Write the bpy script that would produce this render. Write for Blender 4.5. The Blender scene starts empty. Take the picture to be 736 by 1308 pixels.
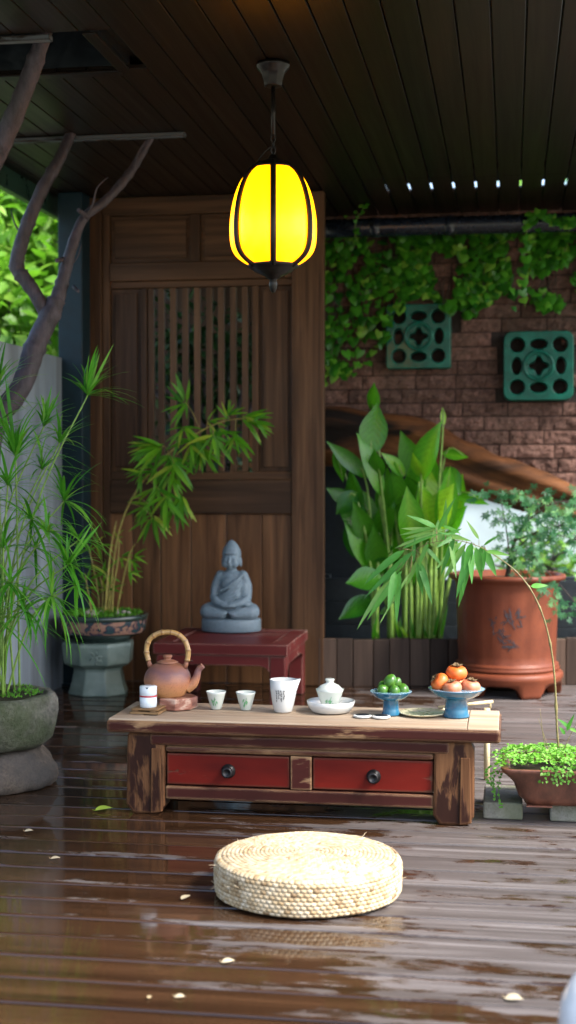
import bpy, bmesh, math, random
from mathutils import Vector as V, Matrix, Quaternion, noise as mnoise
random.seed(7)
R = math.radians
C = bpy.context.scene.collection
scene = bpy.context.scene
PI = math.pi

# ------------------------------------------------------------------ camera geometry (pixel of the 736 x 1308 photo -> point)
FPX = 1800.0
TH = R(8.97)
PT = math.atan(49 / 1800)
CAM = V((0, 0, 1.1))
FW = V((-math.sin(TH) * math.cos(PT), math.cos(TH) * math.cos(PT), -math.sin(PT)))
RT = V((math.cos(TH), math.sin(TH), 0))
UP = RT.cross(FW)
def ray(px, py): return FW + RT * ((px - 368) / FPX) - UP * ((py - 654) / FPX)
def P(px, py, Y):
    r = ray(px, py); return CAM + r * (Y / r.y)
def FL(px, py, z=0.0):
    r = ray(px, py); return CAM + r * ((z - CAM.z) / r.z)

# ------------------------------------------------------------------ node helpers
class G:
    def __init__(s, name):
        s.m = bpy.data.materials.new(name); s.m.use_nodes = True
        s.nt = s.m.node_tree; s.b = s.nt.nodes['Principled BSDF']; s.out = s.nt.nodes['Material Output']
    def n(s, t, **kw):
        x = s.nt.nodes.new('ShaderNode' + t)
        for k, v in kw.items(): setattr(x, k, v)
        return x
    def put(s, sock, v):
        if isinstance(v, bpy.types.NodeSocket): s.nt.links.new(v, sock)
        elif v is not None:
            if isinstance(v, (tuple, list)) and len(v) == 3 and sock.type == 'RGBA': v = (*v, 1)
            sock.default_value = v
    def coord(s, scale=(1, 1, 1), kind='Object', shift=None):
        tc = s.n('TexCoord'); mp = s.n('Mapping'); mp.inputs['Scale'].default_value = scale
        src = tc.outputs[kind]
        if shift is not None:
            add = s.n('VectorMath', operation='ADD'); s.put(add.inputs[0], src); s.put(add.inputs[1], shift); src = add.outputs[0]
        s.put(mp.inputs['Vector'], src); return mp.outputs[0]
    def tint(s): return s.n('Attribute', attribute_name='tint').outputs['Fac']
    def shift(s, k=17.0):
        c = s.n('CombineXYZ'); t = s.math('MULTIPLY', s.tint(), k)
        for i in range(3): s.put(c.inputs[i], t)
        return c.outputs[0]
    def noise(s, vec, scale=5, detail=4, rough=.55, dist=0):
        x = s.n('TexNoise'); s.put(x.inputs['Vector'], vec); x.inputs['Scale'].default_value = scale
        x.inputs['Detail'].default_value = detail; x.inputs['Roughness'].default_value = rough; x.inputs['Distortion'].default_value = dist
        return x.outputs['Fac']
    def vor(s, vec, scale=5, feature='F1'):
        x = s.n('TexVoronoi', feature=feature); s.put(x.inputs['Vector'], vec); x.inputs['Scale'].default_value = scale
        return x.outputs[0]
    def ramp(s, f, stops):
        x = s.n('ValToRGB'); s.put(x.inputs[0], f); e = x.color_ramp.elements
        while len(e) < len(stops): e.new(.5)
        for k, (p, c) in zip(e, stops):
            k.position = p
            if isinstance(c, (int, float)): c = (c, c, c)
            k.color = (*c, 1)
        return x.outputs[0]
    def mix(s, f, a, b, mode='MIX'):
        x = s.n('Mix', data_type='RGBA', blend_type=mode); s.put(x.inputs[0], f); s.put(x.inputs[6], a); s.put(x.inputs[7], b); return x.outputs[2]
    def math(s, op, a, b=None, c=None, clamp=False):
        x = s.n('Math', operation=op, use_clamp=clamp); s.put(x.inputs[0], a); s.put(x.inputs[1], b)
        if c is not None: s.put(x.inputs[2], c)
        return x.outputs[0]
    def rng(s, v, a, b, c=0., d=1.):
        x = s.n('MapRange'); x.clamp = True
        for i, q in enumerate((v, a, b, c, d)): s.put(x.inputs[i], q)
        return x.outputs[0]
    def bump(s, h, strength=.4, dist=.004, normal=None):
        x = s.n('Bump'); x.inputs['Strength'].default_value = strength; x.inputs['Distance'].default_value = dist
        s.put(x.inputs['Height'], h)
        if normal: s.put(x.inputs['Normal'], normal)
        return x.outputs[0]
    def edge(s, rad=.006):
        bv = s.n('Bevel', samples=3); bv.inputs[0].default_value = rad
        ge = s.n('NewGeometry'); d = s.n('VectorMath', operation='DOT_PRODUCT')
        s.put(d.inputs[0], bv.outputs[0]); s.put(d.inputs[1], ge.outputs['Normal'])
        return s.rng(d.outputs['Value'], .995, .8, 0., 1.)
    def fin(s, col=None, rough=None, normal=None, metal=None, spec=None, coat=None, coat_r=None):
        i = s.b.inputs
        for k, v in (('Base Color', col), ('Roughness', rough), ('Normal', normal), ('Metallic', metal), ('Specular IOR Level', spec), ('Coat Weight', coat), ('Coat Roughness', coat_r)):
            if v is not None: s.put(i[k], v)
        return s.m

def wood(name, dark, light, axis=0, grain=30, rough=.55, bump=.35, along=1.2, spec=.22, extra=None):
    g = G(name); sc = [grain] * 3; sc[axis] = along
    v = g.coord(tuple(sc), shift=g.shift())
    a = g.noise(v, 1.0, 6, .65, .6); sc2 = [grain * .17] * 3; sc2[axis] = along * .5
    b = g.noise(g.coord(tuple(sc2), shift=g.shift(9)), 1.0, 3, .5)
    c = g.ramp(a, [(.28, dark), (.72, light)])
    c = g.mix(g.rng(b, .35, .7), c, g.mix(.75, c, dark))
    k = g.rng(g.tint(), 0, 1, .72, 1.25)
    cc = g.n('CombineColor'); [g.put(cc.inputs[q], k) for q in range(3)]
    c = g.mix(1.0, c, cc.outputs[0], 'MULTIPLY')
    return g.fin(c, g.rng(a, .2, .8, rough + .12, rough - .08), g.bump(a, bump, .002), spec=spec)

def worn(name, paint, paint2, bare, bare2, axis=0, amount=.5, rough=.4, edge=.008):
    """painted wood, worn down to the bare board in patches and along its edges"""
    g = G(name); sc = [17] * 3; sc[axis] = 4
    v = g.coord(tuple(sc), shift=g.shift()); pch = g.noise(v, 1., 5, .62, .4)
    sg = [60] * 3; sg[axis] = 2.5
    gr = g.noise(g.coord(tuple(sg), shift=g.shift()), 1., 5, .6)
    sb = [9] * 3; sb[axis] = 2.2
    big = g.noise(g.coord(tuple(sb), shift=g.shift(5)), 1., 3, .5)
    e = g.edge(edge)
    f = g.math('ADD', g.math('MULTIPLY', pch, .55), g.math('MULTIPLY', big, .45))
    f = g.math('ADD', f, g.math('MULTIPLY', e, .42))
    f = g.rng(f, .68 - amount * .25, .715 - amount * .25)
    pc = g.mix(g.rng(big, .3, .7), paint, paint2); bc = g.ramp(gr, [(.25, bare), (.75, bare2)])
    h = g.math('SUBTRACT', g.math('MULTIPLY', gr, .25), f)
    return g.fin(g.mix(f, pc, bc), g.mix(f, (rough,) * 3, (.75,) * 3), g.bump(h, .6, .002), spec=.14)

def leafmat(name, a, b, c=None, rough=.4, trans=.35, spec=.4):
    g = G(name); t = g.tint()
    st = [(0, a), (.75, b)] + ([(1, c)] if c else [])
    col = g.ramp(t, st)
    nz = g.noise(g.coord((1, 1, 1)), 40, 3)
    col = g.mix(g.rng(nz, .3, .7, 0, .35), col, g.mix(.5, col, (.01, .03, .005)))
    vn = g.n('Attribute', attribute_name='vein').outputs['Fac']; wv = g.math('SINE', g.math('MULTIPLY', vn, 2 * PI)); wv = g.rng(wv, -1, 1)
    col = g.mix(g.math('MULTIPLY', wv, .22), col, g.mix(.6, col, (.01, .03, .004)))
    m = g.fin(col, rough, g.bump(wv, .25, .002), spec=spec)
    tr = g.n('BsdfTranslucent'); g.put(tr.inputs[0], g.mix(.5, col, g.mix(1., col, (1., 1.25, .45), 'MULTIPLY')))
    mx = g.n('MixShader'); mx.inputs[0].default_value = trans
    g.nt.links.new(g.b.outputs[0], mx.inputs[1]); g.nt.links.new(tr.outputs[0], mx.inputs[2]); g.nt.links.new(mx.outputs[0], g.out.inputs[0])
    return m

def plain(name, col, rough=.5, var=.25, scale=20, bump=.15, metal=0., spec=.5, coat=0., dist=.002, detail=4):
    g = G(name); v = g.coord(); nz = g.noise(v, scale, detail)
    c = g.mix(g.rng(nz, .3, .7), tuple(x * (1 - var) for x in col), tuple(min(1, x * (1 + var)) for x in col))
    return g.fin(c, g.rng(nz, .2, .8, max(.02, rough - .08), rough + .1), g.bump(nz, bump, dist) if bump else None, metal, spec, coat, .08)

def stone(name, c1, c2, moss=None, scale=18, bump=.8, rough=.9, dist=.006):
    g = G(name); v = g.coord(); a = g.noise(v, scale, 8, .7); b = g.noise(v, scale * 5, 5, .7); d = g.noise(v, 5, 3)
    c = g.ramp(a, [(.3, c1), (.7, c2)])
    c = g.mix(g.rng(b, .45, .7, 0, .6), c, tuple(x * .45 for x in c1))
    if moss: c = g.mix(g.rng(d, .42, .62, 0, .75), c, moss)
    return g.fin(c, rough, g.bump(g.math('ADD', a, g.math('MULTIPLY', b, .4)), bump, dist), spec=.25)

def glaze(name, col, col2=None, rough=.12, scale=9, speck=0.):
    g = G(name); v = g.coord(); a = g.noise(v, scale, 3)
    c = g.mix(g.rng(a, .35, .65), col, col2 or tuple(x * .82 for x in col))
    if speck: c = g.mix(g.rng(g.noise(v, 160, 2), .62, .7, 0, speck), c, tuple(x * .3 for x in col))
    return g.fin(c, rough, g.bump(a, .06, .002), spec=.5, coat=.4, coat_r=.05)

# ------------------------------------------------------------------ mesh builder
def perp(d):
    d = d.normalized(); a = V((0, 0, 1)) if abs(d.z) < .9 else V((1, 0, 0))
    x = d.cross(a).normalized(); return x, d.cross(x).normalized()

class MB:
    def __init__(s): s.vn = []; s.v = []; s.f = []; s.t = []; s.sm = []; s.mi = []
    def add(s, vs, fs, tint=.5, smooth=False, mi=0, vein=None):
        s.vn += vein if vein else [0.] * len(vs)
        o = len(s.v); s.v += [V(x) for x in vs]
        s.t += (list(tint) if isinstance(tint, (list, tuple)) else [tint] * len(vs))
        for q in fs: s.f.append([o + i for i in q]); s.sm.append(smooth); s.mi.append(mi)
        return s
    def box(s, lo, hi, tint=None, mi=0, rot=None, piv=None):
        x0, y0, z0 = lo; x1, y1, z1 = hi
        vs = [V(p) for p in ((x0, y0, z0), (x1, y0, z0), (x1, y1, z0), (x0, y1, z0), (x0, y0, z1), (x1, y0, z1), (x1, y1, z1), (x0, y1, z1))]
        if rot is not None:
            c = V(piv) if piv is not None else sum(vs, V()) / 8
            vs = [c + rot @ (p - c) for p in vs]
        return s.add(vs, [(3, 2, 1, 0), (4, 5, 6, 7), (0, 1, 5, 4), (1, 2, 6, 5), (2, 3, 7, 6), (3, 0, 4, 7)], random.random() if tint is None else tint, False, mi)
    def tube(s, pts, rad, n=8, tint=.5, cap=True, mi=0, wob=0):
        pts = [V(p) for p in pts]; k = len(pts)
        rad = rad if isinstance(rad, (list, tuple)) else [rad] * k
        vs = []; x = None
        for i, p in enumerate(pts):
            d = (pts[min(i + 1, k - 1)] - pts[max(i - 1, 0)]).normalized()
            if x is None: x, y = perp(d)
            else:
                x = (x - d * x.dot(d)).normalized(); y = d.cross(x)
            for j in range(n):
                a = 2 * PI * j / n; r = rad[i] * (1 + (random.uniform(-wob, wob) if wob else 0))
                vs.append(p + (x * math.cos(a) + y * math.sin(a)) * r)
        fs = [(i * n + j, i * n + (j + 1) % n, (i + 1) * n + (j + 1) % n, (i + 1) * n + j) for i in range(k - 1) for j in range(n)]
        s.add(vs, fs, tint, True, mi)
        if cap:
            o = len(s.v) - len(vs)
            s.f.append([o + j for j in range(n)][::-1]); s.f.append([o + (k - 1) * n + j for j in range(n)])
            s.sm += [False, False]; s.mi += [mi, mi]
        return s
    def lathe(s, prof, c=(0, 0, 0), n=40, tint=.5, mi=0, rfun=None, flat=False, ph=0, sx=1, sy=1):
        c = V(c); vs = []
        for i, (r, z) in enumerate(prof):
            for j in range(n):
                a = 2 * PI * j / n + ph; k = rfun(a, r, z, i) if rfun else (r, z)
                vs.append(c + V((math.cos(a) * k[0] * sx, math.sin(a) * k[0] * sy, k[1])))
        m = len(prof)
        fs = [(i * n + j, i * n + (j + 1) % n, (i + 1) * n + (j + 1) % n, (i + 1) * n + j) for i in range(m - 1) for j in range(n)]
        s.add(vs, fs, tint, not flat, mi)
        o = len(s.v) - len(vs)
        if prof[0][0] > 1e-4: s.f.append([o + j for j in range(n)][::-1]); s.sm.append(False); s.mi.append(mi)
        if prof[-1][0] > 1e-4: s.f.append([o + (m - 1) * n + j for j in range(n)]); s.sm.append(False); s.mi.append(mi)
        return s
    def ell(s, c, r, n=16, m=10, tint=.5, rot=None, mi=0, fn=None):
        c = V(c); r = (r, r, r) if isinstance(r, (int, float)) else r
        vs = []
        for i in range(m + 1):
            t = PI * i / m
            for j in range(n):
                a = 2 * PI * j / n; d = V((math.sin(t) * math.cos(a), math.sin(t) * math.sin(a), -math.cos(t)))
                p = V((d.x * r[0], d.y * r[1], d.z * r[2]))
                if fn: p = fn(p, d)
                vs.append(c + (rot @ p if rot is not None else p))
        fs = [(i * n + j, i * n + (j + 1) % n, (i + 1) * n + (j + 1) % n, (i + 1) * n + j) for i in range(m) for j in range(n)]
        return s.add(vs, fs, tint, True, mi)
    def prism(s, poly, off, tint=.5, mi=0, smooth=False):
        """closed 3-D polygon pushed along the vector off"""
        n = len(poly); vs = [V(p) for p in poly] + [V(p) + V(off) for p in poly]
        fs = [tuple(range(n))[::-1], tuple(range(n, 2 * n))] + [(i, (i + 1) % n, n + (i + 1) % n, n + i) for i in range(n)]
        return s.add(vs, fs, tint, smooth, mi)
    def leaf(s, base, tip, w, up=(0, 0, 1), sag=.12, seg=5, fold=.25, shape='lance', tint=None, mi=0, rib=.08):
        base, tip, up = V(base), V(tip), V(up)
        d = tip - base; L = d.length
        if L < 1e-5: return s
        side = d.cross(up)
        if side.length < 1e-4 * L: side = perp(d)[0]
        side.normalize(); nrm = side.cross(d).normalized()
        mid = (base + tip) / 2 + nrm * L * sag
        vs = []
        for i in range(seg + 1):
            t = i / seg
            p = base * (1 - t) ** 2 + mid * 2 * t * (1 - t) + tip * t * t
            if shape == 'lance': q = math.sin(PI * min(1, t ** .62)) ** .8
            elif shape == 'ovate': q = math.sin(PI * t ** .75) ** (.8 if t < .4 else 1.3)
            elif shape == 'broad': q = math.sin(PI * t ** .88) ** (.7 if t < .45 else 1.25)
            elif shape == 'line': q = min(1, t * 6 + .3) * (1 - t ** 3)
            else: q = math.sin(PI * t ** .5)
            h = w * .5 * q
            vs += [p - side * h + nrm * h * fold, p, p + side * h + nrm * h * fold]
        fs = []
        for i in range(seg):
            a = i * 3
            fs += [(a, a + 1, a + 4, a + 3), (a + 1, a + 2, a + 5, a + 4)]
        tt = random.random() if tint is None else tint
        return s.add(vs, fs, [max(0, min(1, tt + q)) for _ in range(seg + 1) for q in (-.06, rib, .06)], True, mi, [v_ for i in range(seg + 1) for v_ in ((i / seg * 9 + 2.2, i / seg * 9, i / seg * 9 + 2.2) if shape in ('broad', 'ovate') else (4., 0., 4.))])
    def ivy(s, p, nrm, down, size, tint=None):
        nrm = V(nrm).normalized(); down = V(down); down = (down - nrm * down.dot(nrm)).normalized(); sd = nrm.cross(down)
        sh = [(0, 0), (.42, -.22), (.55, .1), (.38, .5), (0, 1.0), (-.38, .5), (-.55, .1), (-.42, -.22)]
        vs = [p + nrm * size * .1] + [p + sd * (a * size) + down * (b * size) - nrm * (abs(a) * size * .18) for a, b in sh]
        vs.insert(1, p + down * size * .45 + nrm * size * .1)
        return s.add(vs, [(1, 2 + i, 2 + (i + 1) % 8) for i in range(8)], random.random() if tint is None else tint, True)
    def strip(s, rf, c, pts, w, off=.0012, tint=.5, mi=0):
        """thin painted stroke lying on a lathed surface: pts are (angle, z)"""
        c = V(c); vs = []
        k = len(pts)
        for i, (a, z) in enumerate(pts):
            a0, z0 = pts[max(0, i - 1)]; a1, z1 = pts[min(k - 1, i + 1)]
            r = rf(z); du = (a1 - a0) * r; dz = z1 - z0; l = math.hypot(du, dz) or 1
            ww = (w[i] if isinstance(w, (list, tuple)) else w) * .5
            for sg in (-1, 1):
                aa = a - sg * dz / l * ww / r; zz = z + sg * du / l * ww; rr = rf(zz) + off
                vs.append(c + V((math.cos(aa) * rr, math.sin(aa) * rr, zz)))
        return s.add(vs, [(2 * i, 2 * i + 1, 2 * i + 3, 2 * i + 2) for i in range(k - 1)], tint, True, mi)

WL = {}
def setp(o, label=None, cat=None, group=None, kind=None):
    if label: o['label'] = label
    if cat: o['category'] = cat
    if group: o['group'] = group
    if kind: o['kind'] = kind
    return o
def thing(name, label, cat, loc, group=None):
    o = bpy.data.objects.new(name, None); C.objects.link(o); o.location = loc; o.empty_display_size = .05
    WL[o] = V(loc); return setp(o, label, cat, group)
def obj(name, mb, mats, parent=None, bevel=0, label=None, cat=None, group=None, kind=None, sub=0, seg=2):
    me = bpy.data.meshes.new(name)
    if parent is not None: org = WL[parent]
    else:
        xs = [p.x for p in mb.v]; ys = [p.y for p in mb.v]; zs = [p.z for p in mb.v]
        org = V(((min(xs) + max(xs)) / 2, (min(ys) + max(ys)) / 2, min(zs)))
    me.from_pydata([tuple(p - org) for p in mb.v], [], mb.f)
    me.polygons.foreach_set('use_smooth', mb.sm)
    mats = mats if isinstance(mats, (list, tuple)) else [mats]
    for m in mats: me.materials.append(m)
    me.polygons.foreach_set('material_index', mb.mi)
    at = me.attributes.new('tint', 'FLOAT', 'POINT'); at.data.foreach_set('value', mb.t)
    at = me.attributes.new('vein', 'FLOAT', 'POINT'); at.data.foreach_set('value', (mb.vn + [0.] * len(mb.v))[:len(mb.v)])
    me.validate(); me.update()
    o = bpy.data.objects.new(name, me); C.objects.link(o)
    if parent is None: o.location = org
    else: o.parent = parent
    WL[o] = org
    if bevel:
        b = o.modifiers.new('bevel', 'BEVEL'); b.width = bevel; b.segments = seg; b.limit_method = 'ANGLE'; b.angle_limit = R(40)
    if sub:
        b = o.modifiers.new('sub', 'SUBSURF'); b.levels = sub; b.render_levels = sub
    return setp(o, label, cat, group, kind)
def recalc(o):
    bm = bmesh.new(); bm.from_mesh(o.data); bmesh.ops.recalc_face_normals(bm, faces=bm.faces); bm.to_mesh(o.data); bm.free(); return o
def dup(root, loc, label=None, group=None):
    r = root.copy(); C.objects.link(r); r.location = loc
    if label: r['label'] = label
    if group: r['group'] = group
    for ch in list(root.children):
        c = ch.copy(); C.objects.link(c); c.parent = r
        for g in list(ch.children):
            d = g.copy(); C.objects.link(d); d.parent = c
    WL[r] = V(loc); return r
def smooth_path(pts, k=6):
    pts = [V(p) for p in pts]; out = []
    for i in range(len(pts) - 1):
        p0, p1, p2, p3 = pts[max(0, i - 1)], pts[i], pts[i + 1], pts[min(len(pts) - 1, i + 2)]
        for j in range(k):
            t = j / k
            out.append(.5 * (2 * p1 + (p2 - p0) * t + (2 * p0 - 5 * p1 + 4 * p2 - p3) * t * t + (3 * p1 - p0 - 3 * p2 + p3) * t ** 3))
    return out + [pts[-1]]
def lerp(a, b, t): return a + (b - a) * t
def radii(prof, n): # list of radii resampled to n
    out = []
    for i in range(n):
        t = i / (n - 1) * (len(prof) - 1); k = min(int(t), len(prof) - 2); out.append(lerp(prof[k], prof[k + 1], t - k))
    return out
def rv(a=1.0): return V((random.uniform(-a, a), random.uniform(-a, a), random.uniform(-a, a)))

# ------------------------------------------------------------------ materials
M = {}
M['door'] = wood('door_wood', (.024, .0105, .0045), (.14, .068, .03), 2, 34, .5)
M['lat'] = wood('lattice_wood', (.05, .024, .011), (.2, .105, .052), 2, 34, .5)
M['door_h'] = wood('door_wood_across', (.026, .012, .005), (.145, .07, .032), 0, 34, .5)
M['board'] = wood('lower_board_wood', (.045, .018, .007), (.25, .118, .05), 2, 24, .42)
M['ceil'] = wood('ceiling_wood', (.006, .0034, .002), (.02, .0112, .0064), 1, 24, .36, .2, .6)
M['beam'] = plain('dark_beam_paint', (.012, .016, .02), .35, .3, 30)
M['post'] = plain('blue_steel_paint', (.006, .02, .028), .45, .25, 14, .1, spec=.25)
M['fascia'] = plain('fascia_paint', (.02, .05, .035), .3, .3, 14, .1)
M['topwood'] = wood('bare_top_wood', (.22, .15, .095), (.5, .4, .3), 0, 34, .62, .4)
M['tpaint'] = worn('worn_dark_paint', (.028, .008, .006), (.055, .013, .01), (.14, .068, .03), (.36, .23, .125), 0, .44, .45, .01)
M['tleg'] = worn('worn_leg', (.018, .007, .0045), (.032, .012, .008), (.055, .021, .009), (.17, .082, .036), 2, .72, .45, .012)
M['drawer'] = worn('worn_red_drawer', (.045, .004, .0035), (.15, .011, .006), (.03, .011, .008), (.16, .08, .045), 0, .3, .42, .012)
M['bench'] = worn('worn_red_bench', (.085, .014, .014), (.125, .022, .02), (.13, .07, .055), (.25, .16, .13), 0, .4, .45, .008)
M['knob'] = plain('dark_iron', (.02, .019, .02), .38, .4, 60, .2, .6)
M['lampmetal'] = plain('lamp_metal', (.014, .011, .009), .35, .3, 60, .1, .5)
M['steel'] = plain('brushed_foil', (.6, .6, .6), .25, .05, 40, .02, 1.)
M['white'] = glaze('white_porcelain', (.6, .6, .575), (.56, .57, .545), .1)
M['celadon'] = glaze('pale_celadon', (.54, .57, .51), (.5, .54, .48), .1)
M['bluew'] = glaze('blue_white_glaze', (.68, .75, .79), (.65, .73, .77), .15)
M['blue'] = glaze('blue_glaze', (.012, .085, .17), (.02, .14, .24), .12, 30)
M['bluein'] = glaze('pale_rim_glaze', (.12, .24, .33), (.3, .4, .45), .14)
M['ink'] = plain('ink', (.012, .014, .018), .7, .2, 30, 0, spec=.1)
M['greenink'] = plain('green_underglaze', (.12, .3, .14), .3, .35, 60, 0)
M['redink'] = plain('red_band', (.5, .03, .04), .4, .1, 30, 0)
M['bamboo'] = None
M['concrete'] = stone('concrete', (.16, .15, .13), (.3, .29, .26), (.12, .13, .07), 26, .5, .9, .003)
M['granite'] = stone('mossy_granite', (.05, .05, .042), (.32, .3, .25), (.06, .085, .03), 16, 1., .9, .03)
M['granite2'] = stone('brown_granite', (.07, .054, .04), (.28, .215, .16), (.08, .075, .07), 24, 1., .85, .02)
M['soil'] = stone('dark_soil', (.018, .013, .009), (.05, .036, .024), (.03, .045, .012), 40, 1., .95)
M['statue'] = stone('blue_grey_stone', (.145, .2, .24), (.2, .265, .31), None, 45, .3, .42, .002)
M['wallp'] = None
M['ground'] = stone('garden_ground', (.16, .15, .12), (.3, .28, .24), (.1, .13, .05), 4, .4, .9)
M['pale'] = plain('whitewash', (.42, .5, .53), .8, .15, 3)
M['gutter'] = plain('dark_gutter', (.008, .012, .02), .25, .3, 20, .05)
M['pebble'] = plain('pebble', (.3, .27, .22), .6, .4, 30)
M['bark'] = None
M['log'] = None

g = G('bamboo_skin'); v = g.coord((30, 30, 30), shift=g.shift()); a = g.noise(v, 1., 4)
M['bamboo'] = g.fin(g.mix(g.rng(g.tint(), 0, 1), g.ramp(a, [(.3, (.42, .22, .06)), (.7, (.62, .4, .15))]), (.16, .07, .025)), .35, g.bump(a, .15, .001), coat=.3)
g = G('pale_bamboo'); a = g.noise(g.coord((60, 60, 4)), 1., 4)
M['palebam'] = g.fin(g.ramp(a, [(.3, (.52, .4, .2)), (.7, (.72, .6, .36))]), .5, g.bump(a, .2, .001))
g = G('bark_skin'); v = g.coord((1, 1, .35)); a = g.noise(v, 40, 6, .7); b = g.noise(g.coord(), 7, 3)
M['bark'] = g.fin(g.mix(g.rng(b, .3, .7), g.ramp(a, [(.3, (.018, .013, .017)), (.7, (.085, .066, .085))]), g.ramp(a, [(.3, (.016, .012, .014)), (.7, (.06, .048, .055))])), .6, g.bump(g.math('ADD', a, g.math('MULTIPLY', b, 1.5)), 1., .007))
g = G('hollow_log'); v = g.coord((5, 5, 5)); a = g.noise(g.coord((3, 9, 14)), 1., 6, .65, 1.2); b = g.noise(g.coord((1.6, 1.6, 4.5)), 1., 3, .5, .6)
c = g.ramp(a, [(.25, (.035, .014, .006)), (.6, (.12, .045, .014)), (.85, (.18, .08, .028))])
M['log'] = g.fin(g.mix(g.rng(b, .5, .62), c, (.012, .008, .006)), .7, g.bump(a, .8, .014), spec=.15)  # dark noise patches stand for the shade inside the log's hollows
g = G('plaster'); v = g.coord((1, 1, .4)); a = g.noise(v, 3, 5); b = g.noise(g.coord(), 40, 4); st = g.noise(g.coord((7, 7, .5)), 1., 5, .6)
M['wallp'] = g.fin(g.mix(g.rng(st, .45, .7, 0, .85), g.ramp(a, [(.3, (.16, .2, .24)), (.7, (.27, .315, .355))]), (.09, .1, .105)), .85, g.bump(b, .2, .003))
g = G('teal_glaze'); a = g.noise(g.coord(), 14, 5, .6); e = g.edge(.006)
c = g.ramp(a, [(.3, (.001, .05, .034)), (.6, (.002, .1, .066)), (.8, (.008, .15, .1))])
M['teal'] = g.fin(g.mix(g.math('MULTIPLY', e, .3), c, (.1, .16, .12)), .3, g.bump(a, .5, .005), spec=.2, coat=.06)
g = G('stoneware'); a = g.noise(g.coord(), 12, 5, .6)
M['celstone'] = g.fin(g.ramp(a, [(.3, (.1, .145, .125)), (.7, (.2, .26, .225))]), .4, g.bump(a, .3, .003))
g = G('brick_face'); v = g.coord((1, 1, 1), shift=g.shift(3)); a = g.noise(v, 30, 7, .7); b = g.noise(g.coord(), 2.2, 3)
c = g.ramp(a, [(.25, (.06, .032, .025)), (.75, (.23, .125, .095))])
k = g.n('CombineColor'); t = g.rng(g.tint(), 0, 1, .7, 1.25); [g.put(k.inputs[q], t) for q in range(3)]
c = g.mix(1., c, k.outputs[0], 'MULTIPLY'); c = g.mix(g.rng(b, .5, .75, 0, .5), c, (.05, .045, .03))
M['brick'] = g.fin(c, .85, g.bump(a, 1., .02), spec=.2)
M['mortar'] = stone('mortar', (.02, .014, .012), (.05, .036, .03), None, 40, .6)
g = G('terracotta'); a = g.noise(g.coord(), 6, 5, .6); b = g.noise(g.coord(), 60, 3)
c = g.ramp(a, [(.3, (.1, .024, .011)), (.7, (.165, .044, .019))])
M['terra'] = g.fin(g.mix(g.rng(b, .55, .75, 0, .3), c, (.075, .026, .018)), .46, g.bump(b, .2, .002), spec=.22)
g = G('brown_glaze_pot'); a = g.noise(g.coord((1, 1, .4)), 16, 5, .65); b = g.noise(g.coord(), 8, 3)
c = g.ramp(a, [(.3, (.07, .028, .018)), (.55, (.16, .06, .035)), (.75, (.26, .14, .09))])
M['tray'] = g.fin(g.mix(g.rng(b, .5, .7, 0, .5), c, (.05, .03, .02)), .35, g.bump(a, .3, .003))
g = G('painted_pot_glaze'); a = g.noise(g.coord((1, 1, 1.4)), 13, 3, .55, 1.); b = g.noise(g.coord(), 22, 3, .5, 1.)
c = g.ramp(a, [(.4, (.025, .055, .06)), (.46, (.02, .02, .045)), (.52, (.3, .17, .11)), (.6, (.25, .13, .1)), (.66, (.03, .03, .06))])
M['cloisonne'] = g.fin(c, .25, g.bump(b, .15, .002), coat=.4)
M['potband'] = glaze('dark_green_glaze', (.018, .035, .03), (.03, .05, .04), .22)
g = G('kettle_clay'); tc = g.n('TexCoord'); sp = g.n('SeparateXYZ'); g.put(sp.inputs[0], tc.outputs['Object'])
a = g.noise(g.coord(), 12, 4); b = g.noise(g.coord(), 190, 2)
h = g.math('ADD', g.rng(sp.outputs[2], .0, .12), g.math('MULTIPLY', g.math('SUBTRACT', a, .5), .5))
c = g.ramp(h, [(.1, (.46, .23, .09)), (.4, (.4, .165, .08)), (.68, (.17, .078, .078)), (.9, (.26, .105, .055))])
M['kettle'] = g.fin(g.mix(g.rng(b, .55, .68, 0, .4), c, (.16, .07, .04)), .55, g.bump(b, .25, .0008))
g = G('red_marble'); a = g.noise(g.coord((9, 9, 30)), 1., 6, .6, 1.5)
M['marble'] = g.fin(g.ramp(a, [(.3, (.12, .035, .025)), (.5, (.3, .13, .09)), (.6, (.5, .36, .28)), (.68, (.24, .08, .055))]), .3, None, coat=.2)
g = G('rush_straw'); t = g.tint(); nz = g.noise(g.coord((60, 60, 60)), 1., 4)
c = g.ramp(t, [(0, (.12, .068, .03)), (.3, (.3, .205, .105)), (.6, (.42, .33, .205)), (1, (.52, .45, .335))])
M['straw'] = g.fin(g.mix(g.rng(nz, .35, .7, 0, .35), c, (.4, .28, .13)), .6, g.bump(nz, .3, .001))
g = G('persimmon_skin'); a = g.noise(g.coord(), 30, 3); 
M['persim'] = g.fin(g.mix(g.rng(a, .35, .7), (.6, .1, .012), (.58, .17, .04)), .4, None, spec=.4)
g = G('dusty_persimmon'); a = g.noise(g.coord(), 40, 4)
M['persim2'] = g.fin(g.mix(g.rng(a, .35, .65), (.42, .11, .04), (.43, .2, .12)), .5, None)
M['calyx'] = plain('dry_calyx', (.12, .075, .03), .8, .4, 80)
g = G('lime_skin'); a = g.noise(g.coord(), 12, 3); b = g.vor(g.coord(), 260)
M['lime'] = g.fin(g.mix(g.rng(a, .35, .7), (.02, .1, .01), (.09, .2, .018)), .3, g.bump(b, .15, .0006))
g = G('yellow_plate'); b = g.noise(g.coord(), 90, 2)
M['plate'] = g.fin(g.mix(g.rng(b, .6, .66), (.66, .6, .4), (.2, .24, .08)), .25)
M['leaf_cyp'] = leafmat('papyrus_leaf', (.05, .26, .014), (.14, .48, .035), (.26, .56, .07), .35, .42)
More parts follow.
